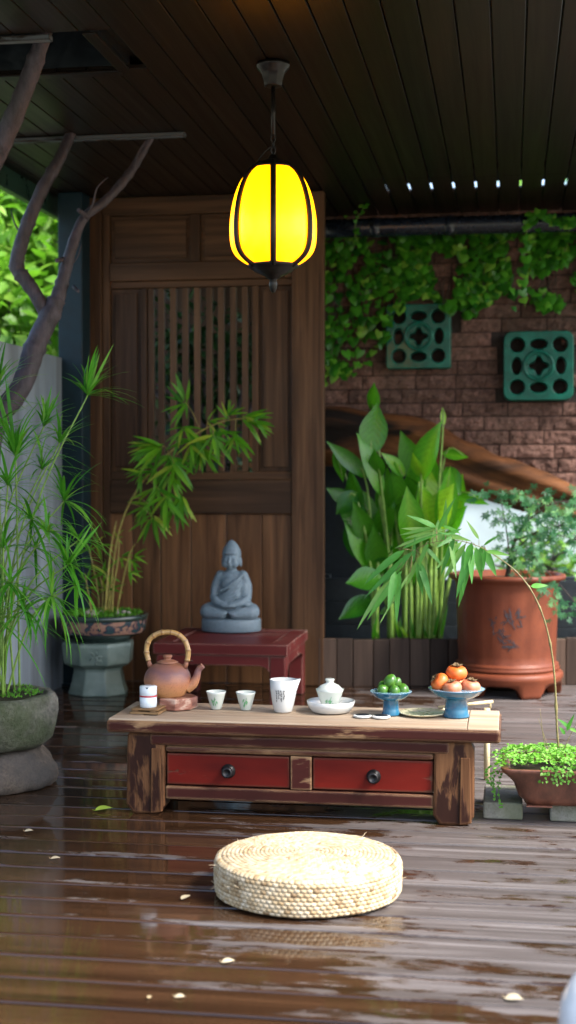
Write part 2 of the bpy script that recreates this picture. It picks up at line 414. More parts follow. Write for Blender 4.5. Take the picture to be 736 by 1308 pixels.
M['leaf_bam'] = leafmat('bamboo_leaf', (.05, .24, .008), (.17, .44, .014), (.38, .48, .04), .4, .42)
M['leaf_spr'] = leafmat('sprig_leaf', (.05, .23, .03), (.14, .42, .07), (.3, .52, .14), .35, .35)
M['leaf_can'] = leafmat('broad_leaf', (.02, .15, .014), (.12, .44, .018), (.36, .64, .035), .22, .5, .65)
M['leaf_ivy'] = leafmat('ivy_leaf', (.02, .13, .012), (.085, .34, .022), (.26, .5, .06), .32, .32)
M['leaf_map'] = leafmat('maple_leaf', (.012, .095, .035), (.045, .2, .07), (.13, .32, .08), .45, .3)
M['leaf_out'] = leafmat('tree_leaf', (.08, .22, .015), (.17, .38, .03), (.28, .48, .07), .4, .5)
M['leaf_cov'] = leafmat('cover_leaf', (.09, .3, .02), (.2, .5, .05), (.36, .6, .16), .45, .35)
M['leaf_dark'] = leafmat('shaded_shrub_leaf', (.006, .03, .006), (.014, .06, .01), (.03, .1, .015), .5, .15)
M['leaf_dry'] = leafmat('dry_leaf', (.35, .25, .13), (.5, .42, .28), (.55, .48, .36), .6, .1)
M['leaf_yel'] = leafmat('yellow_leaf', (.25, .4, .04), (.35, .5, .06), None, .5, .2)
M['stem_g'] = plain('green_stem', (.16, .28, .04), .45, .3, 30)
M['stem_y'] = plain('yellow_stem', (.26, .22, .045), .45, .35, 30)
M['stem_b'] = plain('tan_stem', (.17, .14, .05), .5, .3, 40)
M['twig'] = plain('dark_twig', (.045, .03, .02), .7, .3, 40)
# lamp glass: glows yellow
g = G('lamp_glass'); g.fin((.25, .15, .01), .35); tc = g.n('TexCoord'); sp = g.n('SeparateXYZ'); g.put(sp.inputs[0], tc.outputs['Object'])
nz = g.noise(g.coord(), 7, 2)
em = g.ramp(g.math('ADD', g.rng(sp.outputs[2], -.15, .2), g.math('MULTIPLY', g.math('SUBTRACT', nz, .5), .9)), [(.15, (1., .3, .0)), (.45, (1., .5, .0)), (.78, (1., .64, .0))])
g.put(g.b.inputs['Emission Color'], em); g.b.inputs['Emission Strength'].default_value = 1.0
LAMP = g.b
tr = g.n('BsdfTranslucent'); tr.inputs[0].default_value = (.9, .38, .0, 1); ad = g.n('AddShader')
g.nt.links.new(g.b.outputs[0], ad.inputs[0]); g.nt.links.new(tr.outputs[0], ad.inputs[1]); g.nt.links.new(ad.outputs[0], g.out.inputs[0])
M['lampglass'] = g.m
# the deck: wet boards, drying to grey
g = G('wet_deck'); v = g.coord((.9, 30, 30), kind='Object', shift=g.shift(23)); gr = g.noise(v, 1., 6, .65, .4)
tc = g.n('TexCoord'); sp = g.n('SeparateXYZ'); g.put(sp.inputs[0], tc.outputs['Object'])
n1 = g.noise(g.coord((1.5, 3.4, 1)), 1.6, 8, .66, .3); n2 = g.noise(g.coord((3.4, 13, 1), shift=g.shift(3)), 1.3, 6, .62)
DECKX = sp.outputs[0]
ge = g.n('NewGeometry'); spw = g.n('SeparateXYZ'); g.put(spw.inputs[0], ge.outputs['Position'])
PITCH = .14
wx = g.rng(spw.outputs[0], -1.1, -.15); wy = g.rng(spw.outputs[1], 3.25, 2.75)
fr = g.math('FRACT', g.math('DIVIDE', spw.outputs[1], PITCH)); ed = g.math('ABSOLUTE', g.math('SUBTRACT', fr, .5))
ed = g.rng(ed, .36, .46)
dry = g.math('ADD', g.math('MULTIPLY', n1, .62), g.math('MULTIPLY', n2, .38))
dry = g.math('ADD', dry, g.math('MULTIPLY', wx, .185)); dry = g.math('SUBTRACT', dry, g.math('MULTIPLY', wy, .1))
dry = g.math('ADD', dry, g.math('MULTIPLY', ed, .075))
D = g.rng(dry, .608, .662)
cw = g.ramp(gr, [(.3, (.015, .007, .0036)), (.7, (.052, .025, .012))])
cd = g.ramp(gr, [(.22, (.026, .02, .017)), (.5, (.072, .06, .056)), (.78, (.175, .158, .155))])
hgt = g.math('ADD', g.math('MULTIPLY', gr, g.rng(D, 0, 1, .03, .6)), 0.)
rip = g.noise(g.coord((6, 30, 1), shift=g.shift(2)), 1., 2)
bn = g.bump(g.math('ADD', hgt, g.math('MULTIPLY', rip, .25)), .35, .002)
M['deck'] = g.fin(g.mix(D, cw, cd), g.rng(D, 0, 1, .07, .5), bn, spec=.5)

# ------------------------------------------------------------------ THE SETTING
ZC = 2.55                                             # ceiling height
mb = MB(); mb.box((-60, -60, -.5), (60, 60, -.13)); obj('ground', mb, M['ground'], kind='structure')
mb = MB(); y = -1.0; i = 0
while y < 8.2:
    x = -2.5 - random.random() * 2
    while x < 2.2:
        L = 9.0; x0, x1 = max(x, -2.5), min(x + L - .004, 2.2)
        if x1 > x0 + .05:
            z = random.uniform(-.0015, .0015); tl = random.uniform(-.007, .007)
            mb.box((x0, y + .0045, -.03), (x1, y + PITCH - .0045, z), rot=Matrix.Rotation(tl, 3, 'X'))
        x += L
    y += PITCH; i += 1
obj('deck', mb, M['deck'], kind='structure', bevel=.006)
mb = MB(); mb.box((-2.5, -1, -.125), (2.2, 8.2, -.06)); obj('deck_underside', mb, M['mortar'], kind='structure')

HX0, HX1, HY0, HY1 = -2.0, -1.385, 4.50, 4.945       # opening in the ceiling that the branch grows through
mb = MB(); pitch = .1115; x = P(674, 0, 4.3).x - pitch * 24
rx0, rx1, ry0, ry1 = -2.36, 1.15, 2.6, 8.15
while x < rx1:
    x0, x1 = max(x + .0025, rx0), min(x + pitch - .0025, rx1)
    if x1 > x0 + .01:
        z = ZC + random.uniform(0, .002); t = random.random()
        if x1 > HX0 and x0 < HX1:
            mb.box((x0, ry0, z), (x1, HY0, z + .016), t); mb.box((x0, HY1, z), (x1, ry1, z + .016), t)
        else: mb.box((x0, ry0, z), (x1, 6.98, z + .016), t); mb.box((x0 + .0035, 6.9805, z), (x1 - .0035, ry1, z + .016), t)
    x += pitch
obj('ceiling', mb, M['ceil'], kind='structure', bevel=.0025)
mb = MB(); zz = ZC + .05
mb.box((rx0, ry0, zz), (rx1, HY0 - .01, zz + .05)); mb.box((rx0, HY1 + .01, zz), (-.62, ry1, zz + .05)); mb.box((HX1 + .01, HY0 - .008, zz), (rx1, HY1 + .008, zz + .05)); mb.box((rx0, HY0 - .008, zz), (HX0 - .01, HY1 + .008, zz + .05))
mb.box((-.618, HY1 + .01, zz), (rx1, 6.94, zz + .05)); mb.box((-.66, 6.90, ZC + .0185), (rx1, 7.19, ZC + .026)); mb.box((-.66, 6.90, ZC + .0265), (rx1, 6.92, zz - .001)); mb.box((-.66, ZC * 0 + 7.36, ZC + .0185), (rx1, ry1, ZC + .026)); mb.box((rx0, ry1, zz), (-.62, 9.0, zz + .05))  # unseen closing strip and rear extension added to keep light out
obj('roof', mb, M['beam'], kind='structure')
# the framed opening in the ceiling
t = thing('ceiling_opening', 'dark framed square opening in the ceiling with a branch growing into it', 'ceiling opening', (HX1, HY0, ZC))
mb = MB(); mb.box((HX0 - .02, HY1 + .001, ZC + .017), (HX1 + .02, HY1 + .03, ZC + .5)); mb.box((HX1 + .001, HY0, ZC + .018), (HX1 + .03, HY1, ZC + .5)); mb.box((HX0 - .03, HY0 - .03, ZC + .018), (HX1 + .02, HY0 - .001, ZC + .5)); mb.box((HX0 - .03, HY0, ZC + .018), (HX0 - .001, HY1, ZC + .5)); mb.box((HX0 - .03, HY0 - .03, ZC + .502), (HX1 + .03, HY1 + .03, ZC + .52))
obj('lining', mb, M['beam'], t)
mb = MB(); mb.box((HX0, HY1 - .02, ZC - .012), (HX1, HY1 + .035, ZC - .001)); mb.box((HX1 - .01, HY0, ZC - .01), (HX1 + .035, HY1 - .021, ZC - .001)); obj('rim', mb, M['ceil'], t, .003)
mb = MB(); mb.box((HX0, HY0 + .0, ZC - .02), (HX1 - .12, HY0 + .035, ZC - .0015), .3); obj('peeling_batten', mb, None or worn('peeling_white_paint', (.08, .09, .095), (.11, .12, .13), (.012, .009, .007), (.04, .026, .018), 0, .66, .5), t, .003)
mb = MB(); b0 = P(10, 176, 5.87); mb.box((-2.33, 5.86, ZC - .02), (-1.37, 5.90, ZC - .0015), .4)
obj('ceiling_batten', mb, worn('peeling_batten_paint', (.07, .08, .088), (.11, .125, .135), (.012, .009, .007), (.04, .026, .018), 0, .7, .5), bevel=.003, label='thin ceiling batten with peeling pale paint above the forked tree', cat='batten')
# left eave board, post, wall
mb = MB(); mb.box((-2.40, 2.6, ZC - .10), (-2.362, 8.15, ZC + .12)); obj('eave_board', mb, M['fascia'], bevel=.004, label='dark green eave board along the left edge of the roof', cat='eave board')
t = thing('steel_post', 'blue grey square steel post at the end of the plaster wall', 'post', (-2.2, 7.0, 0))
pa = P(75, 600, 7.02).x; pb = P(106, 600, 7.02).x
mb = MB(); mb.box((pa, 7.02, .012), (pb, 7.16, ZC - .002)); obj('shaft', mb, M['post'], t, .006)
mb = MB(); mb.box((pa - .03, 6.99, .003), (pb + .02, 7.19, .012)); obj('base_plate', mb, M['post'], t, .002)
mb = MB(); n = 40
for i in range(n):                                     # rendered wall, top a little uneven
    y0, y1 = lerp(2.2, 7.015, i / n), lerp(2.2, 7.015, (i + 1) / n)
    h0, h1 = (1.70 + .014 * mnoise.noise((q * 2.1, 3, 0)) for q in (y0, y1))
    a, b = -2.29, -2.44
    mb.add([(a, y0, -.02), (a, y1, -.02), (a, y1, h1), (a, y0, h0), (b, y0, -.02), (b, y1, -.02), (b, y1, h1), (b, y0, h0)], [(0, 3, 2, 1), (3, 7, 6, 2), (4, 5, 6, 7)] + ([(0, 4, 7, 3)] if i == 0 else []) + ([(1, 2, 6, 5)] if i == n - 1 else []), .5)
obj('plaster_wall', mb, M['wallp'], label='weathered pale plaster garden wall on the left of the deck', cat='wall')

# ------------------------------------------------------------------ lattice door
YD = 7.2
def DX(px): return P(px, 600, YD).x
def DZ(py, px=260): return P(px, py, YD).z
t = thing('lattice_door', 'tall dark wooden panel door with vertical lattice bars behind the seated statue', 'door', (DX(260), YD, 0))
ZT = ZC - .004
fr_ = MB()
def bar(m, x0, x1, y0, y1, dep=.0, th=.05, tint=None): m.box((DX(x0), YD + dep, DZ(y1)), (DX(x1), YD + dep + th, DZ(y0)), tint)
zb = 876
def stile(x0, x1, z0=0.004, z1=None, dep=0, th=.055):
    m = MB(); m.box((DX(x0), YD + dep, z0), (DX(x1), YD + dep + th, ZT if z1 is None else z1)); obj('stile', m, M['door'], t, .004)
stile(109, 131, dep=-.012); stile(131.5, 141, dep=.0, th=.045); stile(373, 414, dep=-.015)
def rail(x0, x1, y0, y1, dep=0.002, th=.05):
    m = MB(); bar(m, x0, x1, y0, y1, dep, th); obj('rail', m, M['door_h'], t, .004)
m = MB(); m.box((DX(131.5), YD - .004, DZ(272)), (DX(372.5), YD + .05, ZT)); obj('rail', m, M['door_h'], t, .004)
rail(141.5, 372.5, 334, 357, -.01); rail(141.5, 372.5, 613, 656, -.008); rail(141.5, 372.5, 357.5, 366, .006); rail(141.5, 372.5, 603, 612.5, .006)
def panel(x0, x1, y0, y1, ax='door'):
    m = MB(); bar(m, x0, x1, y0, y1, .02, .02); bar(m, x0 + 5, x1 - 5, y0 + 6, y1 - 6, .010, .0095); obj('panel', m, M[ax], t, .003)
panel(141.5, 243, 272.5, 333.5, 'door_h'); panel(256, 372.5, 272.5, 333.5, 'door_h')
m = MB(); bar(m, 243.5, 255.5, 272.5, 333.5, .002, .045); obj('stile', m, M['door'], t, .003)
panel(141.5, 180, 366.5, 602.5); panel(330.5, 372.5, 366.5, 602.5)
m = MB(); bar(m, 180.5, 188, 366.5, 602.5, .0, .045); obj('stile', m, M['door'], t, .003)
m = MB(); bar(m, 189, 196, 366.5, 602.5, .008, .035); obj('stile', m, M['door'], t, .003)
m = MB(); bar(m, 322, 330, 366.5, 602.5, .0, .045); obj('stile', m, M['door'], t, .003)
for k in range(8):
    x = 205.5 + k * 15.3
    m = MB(); bar(m, x - 3.8, x + 3.8, 366.5, 602.5, .008, .03); obj('lattice_bar', m, M['lat'], t, .003)
xs = [131.5, 168, 204, 243, 288, 334, 372.5]
for a, b in zip(xs, xs[1:]):
    m = MB(); m.box((DX(a) + (.002 if a > 132 else .006), YD + .016 + random.uniform(0, .006), .004), (DX(b) - .002, YD + .04, DZ(656.5))); obj('lower_board', m, M['board'], t, .004)

# ------------------------------------------------------------------ brick wall with hanging arch log, glazed blocks
YB = 7.95
arch = [(396, 556), (450, 560), (500, 562), (540, 572), (580, 590), (620, 607), (660, 620), (700, 633), (750, 652), (800, 672), (840, 690)]
def archz(x):
    pts = [P(a, b, YB - .08) for a, b in arch]
    for p, q in zip(pts, pts[1:]):
        if p.x <= x <= q.x: return lerp(p.z, q.z, (x - p.x) / (q.x - p.x))
    return pts[0].z if x < pts[0].x else pts[-1].z
BX0, BX1, BZ1 = -1.15, .95, 2.62
t = thing('brick_wall', 'rough reddish brown brick wall under the roof, overgrown with ivy', 'wall', (-.3, YB, .8))
mb = MB()
n = 60
for i in range(n):
    x0, x1 = lerp(BX0, BX1, i / n), lerp(BX0, BX1, (i + 1) / n); z0, z1 = archz(x0), archz(x1)
    mb.add([(x0, YB + .014, z0), (x1, YB + .014, z1), (x1, YB + .014, BZ1), (x0, YB + .014, BZ1), (x0, YB + .2, z0), (x1, YB + .2, z1), (x1, YB + .2, BZ1), (x0, YB + .2, BZ1)], [(0, 1, 2, 3), (4, 7, 6, 5), (0, 4, 5, 1), (3, 2, 6, 7)] + ([(0, 3, 7, 4)] if i == 0 else []) + ([(1, 5, 6, 2)] if i == n - 1 else []))
obj('mortar', mb, M['mortar'], t)
BLK = []
for cx, cy, w in ((535, 430, 82), (688, 467.5, 88)):
    c = P(cx, cy, YB - .05); s = w / FPX * (c - CAM).dot(FW); BLK.append((c, s))
mb = MB(); rh = .078; row = 0; z = .72
while z < BZ1:
    x = BX0 - .25 + (row % 2) * .115 + random.uniform(-.02, .02)
    while x < BX1:
        w = random.choice((.19, .225, .25, .3)); x0, x1 = max(x, BX0), min(x + w - .006, BX1)
        if x1 - x0 > .03 and z > max(archz(x0), archz(x1)) - .02 and not any(abs((x0 + x1) / 2 - c.x) < s * .5 - .0 and abs(z + .035 - c.z) < s * .42 for c, s in BLK):
            nx, nz = 16, 6; off = random.uniform(-.006, .006); sd = random.random() * 50; vs = []; tt = random.random()
            for j in range(nz + 1):
                for i in range(nx + 1):
                    u, q = i / nx, j / nz
                    e = min(u, 1 - u, .15) / .15 * min(q, 1 - q, .25) / .25
                    d = off + e * .006 + (.012 * mnoise.noise((x0 * 9 + u * 4 + sd, q * 1.6, sd)) + .009 * mnoise.noise((u * 13 + sd, q * 4, sd))) * (e * .7 + .3)
                    vs.append((lerp(x0, x1, u), YB - d - .001, z + q * (rh - .006)))
            fs = [(j * (nx + 1) + i, j * (nx + 1) + i + 1, (j + 1) * (nx + 1) + i + 1, (j + 1) * (nx + 1) + i) for j in range(nz) for i in range(nx)]
            o = len(vs)
            ring = [i for i in range(nx + 1)] + [j * (nx + 1) + nx for j in range(1, nz + 1)] + [nz * (nx + 1) + i for i in range(nx - 1, -1, -1)] + [j * (nx + 1) for j in range(nz - 1, 0, -1)]
            vs += [(vs[r][0], YB + .03, vs[r][2]) for r in ring]; m_ = len(ring)
            fs += [(ring[k], o + k, o + (k + 1) % m_, ring[(k + 1) % m_]) for k in range(m_)]
            mb.add(vs, fs, tt, False)
        x += w
    z += rh; row += 1
obj('brick_courses', mb, M['brick'], t)
mb = MB()
for k in range(9): mb.box((.72, YB - .02 + .004 * (k % 2), -.1 + k * .09), (.95, YB + .19, -.1 + k * .09 + .086))
obj('pier', mb, M['brick'], t, .006)
# log arch: a curved, hollowed trunk carrying the bricks
mb = MB(); path = smooth_path([P(a, b, YB - .06) for a, b in arch], 5); prof = []
m_ = 20; vs = []
for i, p in enumerate(path):
    d = (path[min(i + 1, len(path) - 1)] - path[max(i - 1, 0)]).normalized(); up = V((-d.z, 0, d.x))
    hw = lerp(.17, .11, min(1, i / (len(path) * .75)))
    for j in range(m_):
        a = 2 * PI * j / m_; cz, cy = math.sin(a), math.cos(a)
        rr = 1 + .12 * mnoise.noise((i * .25, math.cos(a) * 1.5, math.sin(a) * 1.5))
        hol = .55 * max(0, 1 - abs(cz) / .42) if cy < 0 else 0
        vs.append(p + up * (cz * hw * rr) + V((0, cy * .12 * (1 - hol) * rr, 0)))
fs = [(i * m_ + j, i * m_ + (j + 1) % m_, (i + 1) * m_ + (j + 1) % m_, (i + 1) * m_ + j) for i in range(len(path) - 1) for j in range(m_)] + [tuple(range(m_)), tuple(range((len(path) - 1) * m_, len(path) * m_))]
mb.add(vs, fs, .5, True)
recalc(obj('curved_log', mb, M['log'], label='curved hollow orange brown log under the lower edge of the brick wall', cat='log'))

def glazed_block(c, s, label, corner):
    t = thing('breeze_block', label, 'breeze block', (c.x, YB - .09, c.z - s / 2), 'green glazed openwork blocks on the brick wall')
    cu = bpy.data.curves.new('block', 'CURVE'); cu.dimensions = '2D'; cu.fill_mode = 'BOTH'; cu.extrude = .034; cu.bevel_depth = .006; cu.bevel_resolution = 2
    def loop(pts):
        sp = cu.splines.new('POLY'); sp.points.add(len(pts) - 1)
        for q, (x, y) in zip(sp.points, pts): q.co = (x, y, 0, 1)
        sp.use_cyclic_u = True
    h = s / 2 - .006; k = corner; out = []
    for sx, sy, a0 in ((1, 1, 0), (-1, 1, 90), (-1, -1, 180), (1, -1, 270)):
        for a in range(0, 91, 15):
            out.append((sx * (h - k) + k * math.cos(R(a0 + a)), sy * (h - k) + k * math.sin(R(a0 + a))))
    loop(out)
    circ = lambda x, y, r, n=16, ph=0, sx=1, sy=1: [(x + r * sx * math.cos(2 * PI * i / n + ph), y + r * sy * math.sin(2 * PI * i / n + ph)) for i in range(n)]
    d = s * .305
    for ix in (-1, 0, 1):
        for iy in (-1, 0, 1):
            if ix == 0 and iy == 0: loop([(r * math.cos(a), r * math.sin(a)) for i in range(40) for a in [2 * PI * i / 40] for r in [s * (.13 + .03 * math.cos(4 * a))]])
            elif ix == 0 or iy == 0: loop(circ(ix * d * 1.03, iy * d * 1.03, s * .112, 18, 0, 1.25 if ix == 0 else .8, 1.25 if iy == 0 else .8))
            else: loop(circ(ix * d, iy * d, s * .124))
    o = bpy.data.objects.new('tmp', cu); C.objects.link(o)
    me = bpy.data.meshes.new_from_object(o.evaluated_get(bpy.context.evaluated_depsgraph_get())); bpy.data.objects.remove(o)
    me.transform(Matrix.Translation((0, .05, s / 2)) @ Matrix.Rotation(PI / 2, 4, 'X')); me.materials.clear(); me.materials.append(M['teal'])
    ob = bpy.data.objects.new('openwork_face', me); C.objects.link(ob); ob.parent = t
    mb = MB()
    for r, w in ((s * .205, .0085), (s * .172, .004)):
        pts = [(c.x + r * math.cos(2 * PI * i / 40), YB - .083, c.z + r * math.sin(2 * PI * i / 40)) for i in range(41)]
        mb.tube(pts, w, 8, cap=False)
    obj('ring_moulding', mb, M['teal'], t)
    return t
glazed_block(*BLK[0], 'green glazed openwork block half covered by ivy leaves', .012)
glazed_block(*BLK[1], 'green glazed openwork block with cut corners standing clear of the ivy', .04)
# gutter along the wall top
t = thing('gutter', 'dark round gutter pipe along the top of the brick wall', 'gutter', (-.3, 7.6, 2.3))
gz0 = P(575, 288, 7.62); mb = MB(); mb.tube([(x, 7.62, gz0.z) for x in [lerp(-1.06, .95, i / 8) for i in range(9)]], .05, 20); obj('pipe', mb, M['gutter'], t)
for x in (-.75, -.35, .05, .45):
    mb = MB(); mb.tube([(x, 7.62, gz0.z), (x + .05, 7.62, gz0.z)], .0535, 20); obj('joint_collar', mb, M['gutter'], t)
# ------------------------------------------------------------------ low tea table
YF = 4.375
TT = P(640, 932, YF).z                                   # top surface height
tx0, tx1 = P(135, 925, YF).x, P(640, 940, YF).x
YR = FL(639, 907.5, TT).y
PXM = 396.0
t = thing('tea_table', 'low antique tea table with two red drawers and worn dark paint', 'table', ((tx0 + tx1) / 2, (YF + YR) / 2, 0))
eh = .046
mb = MB(); fw_ = .075; zt0, zt1 = TT - eh, TT - .004
mb.box((tx0, YF, zt0), (tx1, YF + .05, zt1), .3); mb.box((tx0, YR - .05, zt0), (tx1, YR, zt1), .6); mb.box((tx0, YF + .051, zt0), (tx0 + .05, YR - .051, zt1), .2); mb.box((tx1 - .05, YF + .051, zt0), (tx1, YR - .051, zt1), .5)
obj('edge_moulding', mb, M['tpaint'], t, .012, seg=3)
mb = MB(); e = .007
mb.box((tx0 + e, YF + e, TT - .012), (tx1 - .105, YF + .075, TT), .65); mb.box((tx0 + e, YR - .075, TT - .012), (tx1 - .105, YR - e, TT), .45)
mb.box((tx0 + e, YF + .0765, TT - .012), (tx0 + .1, YR - .0765, TT - .0005), .7); mb.box((tx1 - .1035, YF + e, TT - .012), (tx1 - e, YR - e, TT), .95)
nb = 3; ya, yb = YF + .0775, YR - .0775
for i in range(nb): mb.box((tx0 + .102, lerp(ya, yb, i / nb) + .0008, TT - .012), (tx1 - .1055, lerp(ya, yb, (i + 1) / nb) - .0008, TT - .002), .35 + .2 * i)
obj('tabletop', mb, M['topwood'], t, .003)
YL = 4.40                                                # front plane of the legs
lx = [(-1.222, -1.098), (-.232, -.108)]
za = TT - eh
for (a, b), lab in zip(lx, ('brown leg with dark paint stains', 'greyer leg with split and worn foot')):
    mb = MB(); pr = []
    w = b - a
    sil = [(a + .018, 0), (b - .02, 0), (b, .028), (b, za - .03), (b - .012, za - .001), (a + .004, za - .001), (a, za - .02), (a - .004, .03)]
    mb.prism([(x, YL, z) for x, z in sil], (0, .085, 0), random.random())
    o = recalc(obj('leg', mb, M['tleg'], t, .008)); o['label'] = lab
    mb = MB(); xm = a + w * .66
    mb.prism([(xm - .003, YL - .006, .004), (xm + .035, YL - .006, .01), (xm + .03, YL - .006, za - .05), (xm + .0, YL - .006, za - .05)], (0, .02, 0), .7); recalc(obj('leg_moulding', mb, M['tleg'], t, .003))
for a, b in lx:
    mb = MB(); mb.box((a, YR - .13, 0), (b - .02, YR - .05, za - .001)); obj('leg', mb, M['tleg'], t, .008)
ax0, ax1 = lx[0][1] + .001, lx[1][0] - .001
zap = P(390, 967, YL).z; zdr = P(390, 1010, YL).z; zrl = P(390, 1028, YL).z
mb = MB(); mb.box((ax0 - .05, YL - .004, zap + .022), (ax1 + .05, YL + .04, za - .0015), .4)
mb.box((ax0, YL + .004, zap), (ax1, YL + .04, zap + .0218), .8); obj('apron', mb, M['tpaint'], t, .01, seg=3)
mb = MB(); mb.box((ax0, YL + .006, zrl), (ax1, YL + .05, zdr - .002), .2); obj('lower_rail', mb, M['tpaint'], t, .006)
xs0, xs1 = P(370.5, 985, YL).x, P(397.5, 985, YL).x
mb = MB(); mb.box((xs0, YL + .008, zdr - .001), (xs1, YL + .05, zap - .001), .5); obj('centre_stile', mb, M['tpaint'], t, .003)
for a, b, kx, kz in ((ax0 + .003, xs0 - .003, 291, 986), (xs1 + .003, ax1 - .003, 477, 993)):
    mb = MB(); mb.box((a, YL + .014, zdr + .002), (b, YL + .32, zap - .004)); d = obj('drawer', mb, M['drawer'], t, .004)
    kp = P(kx, kz, YL + .0)
    mb = MB(); rot = lambda pts: [(x, y, z) for x, y, z in pts]
    m2 = MB(); m2.lathe([(.0, 0), (.022, 0), (.023, .004), (.014, .006), (.0125, .018), (.0165, .022), (.0175, .03), (.016, .034), (.011, .0345), (.0095, .031), (0, .031)], n=24)
    vs = [(kp.x + v.x, YL + .0142 - v.z, kp.z + v.y) for v in m2.v]
    mb.add(vs, m2.f, .5, True); k = obj('knob', mb, M['knob'], t); recalc(k); k.parent = d; k.location = WL[t] - WL[d]
for x in (lx[0][0] + .012, lx[1][1] - .032):
    mb = MB(); mb.box((x, YL + .086, .06), (x + .02, YR - .131, za - .002)); obj('side_panel', mb, M['tpaint'], t, .003)
mb = MB(); mb.box((ax0, YL + .33, .06), (ax1, YL + .345, za - .002)); obj('back_panel', mb, M['tpaint'], t)

def TP(px, py): return FL(px, py, TT)
# ---- kettle on its marble trivet
c = TP(219, 908); c.y += .062
mb = MB(); mb.lathe([(.071, 0), (.074, .003), (.074, .036), (.071, .04)], c, n=8, flat=True, ph=R(12)); obj('trivet', mb, M['marble'], bevel=.003, label='polished red brown marble trivet under the clay kettle', cat='trivet')
kz = TT + .0402; kc = V((c.x - .028, c.y - .0, kz))
t = thing('kettle', 'round speckled clay kettle with an arched bamboo handle', 'kettle', kc)
kp = [(.0, 0), (.052, 0), (.058, .004), (.07, .02), (.0785, .042), (.079, .06), (.072, .082), (.056, .1), (.04, .109), (.034, .1105), (.034, .113), (.0, .113)]
mb = MB(); mb.lathe([tuple(p) for p in [(q.x, q.z) for q in smooth_path([(a, 0, b) for a, b in kp[1:-2]], 4)]] + [(.0, .113)], kc, n=48); obj('body', mb, M['kettle'], t)
mb = MB(); mb.lathe([(.036, .111), (.037, .114), (.026, .12), (.012, .1225), (.011, .126), (.0155, .131), (.016, .136), (.012, .139), (0, .1395)], kc, n=32); obj('lid', mb, M['kettle'], t)
sx = math.cos(TH * .0); sd = V((1, 0, 0))
mb = MB(); pts = smooth_path([kc + V((x, 0, z)) for x, z in ((.066, .03), (.088, .044), (.1, .066), (.107, .09), (.122, .104))], 5)
mb.tube(pts, radii([.022, .017, .013, .0105, .0095], len(pts)), 16); obj('spout', mb, M['kettle'], t)
for s in (-1, 1):
    mb = MB(); mb.tube([kc + V((s * .058, 0, .095)), kc + V((s * .064, 0, .108)), kc + V((s * .066, 0, .122))], [.01, .008, .006], 10); obj('lug', mb, M['kettle'], t)
    mb = MB(); mb.tube([kc + V((s * .056, 0, .121)), kc + V((s * .088, 0, .119 + .006 * (s < 0)))], .0015, 6); obj('wire_pin', mb, M['lampmetal'], t)
mb = MB(); hp = smooth_path([kc + V((x, 0, z)) for x, z in ((-.066, .118), (-.073, .15), (-.064, .186), (-.036, .208), (.0, .215), (.032, .21), (.058, .19), (.071, .155), (.068, .118))], 8)
rr = []; tt = []
for i in range(len(hp)):
    q = (i % 7) / 7; nod = 1 if i % 7 == 0 else 0
    rr.append(.0088 + .002 * nod); tt += [.9 if nod else .2 + random.random() * .15] * 12
mb.tube(hp, rr, 12, tint=tt); obj('handle', mb, M['bamboo'], t)
# ---- tin canister on a bamboo coaster
c = TP(185, 913); cw_ = .052
mb = MB()
ro = Matrix.Rotation(R(-4), 3, 'Z'); pv = (c.x, c.y + .048, TT)
for i in range(6): mb.box((c.x - .05, c.y + i * .016, TT + .001), (c.x + .05, c.y + i * .016 + .0145, TT + .008), rot=ro, piv=pv)
for x in (-.04, .02): mb.box((c.x + x, c.y, TT + .0085), (c.x + x + .02, c.y + .0945, TT + .0125), rot=ro, piv=pv)
mb.box((c.x - .045, c.y + .004, TT + .0128), (c.x + .047, c.y + .09, TT + .018), rot=ro, piv=pv)
obj('coaster', mb, wood('coaster_wood', (.1, .05, .02), (.4, .25, .12), 0, 50, .5), bevel=.001, label='square slatted wooden coaster under the white canister', cat='coaster')
cc = V((c.x + .0, c.y + .046, TT + .0185))
t = thing('canister', 'small white two tier tea canister with a red band', 'canister', cc)
mb = MB(); mb.lathe([(.026, 0), (.0285, .002), (.0285, .034), (.027, .0345)], cc, n=40); obj('body', mb, M['bluew'], t)
mb = MB(); mb.lathe([(.0282, .0347), (.029, .0352), (.029, .0385), (.0282, .0388)], cc, n=40); obj('red_band', mb, M['redink'], t)
mb = MB(); mb.lathe([(.027, .039), (.0287, .0405), (.0287, .068), (.0265, .0705), (.01, .071), (0, .071)], cc, n=40); obj('lid', mb, M['bluew'], t)
mb = MB(); mb.add([cc + V((.0292 * math.cos(a), .0292 * math.sin(a), z)) for a, z in ((R(-96), .0685), (R(-72), .0685), (R(-84), .0625))], [(0, 1, 2)]); obj('notch_mark', mb, M['ink'], t)
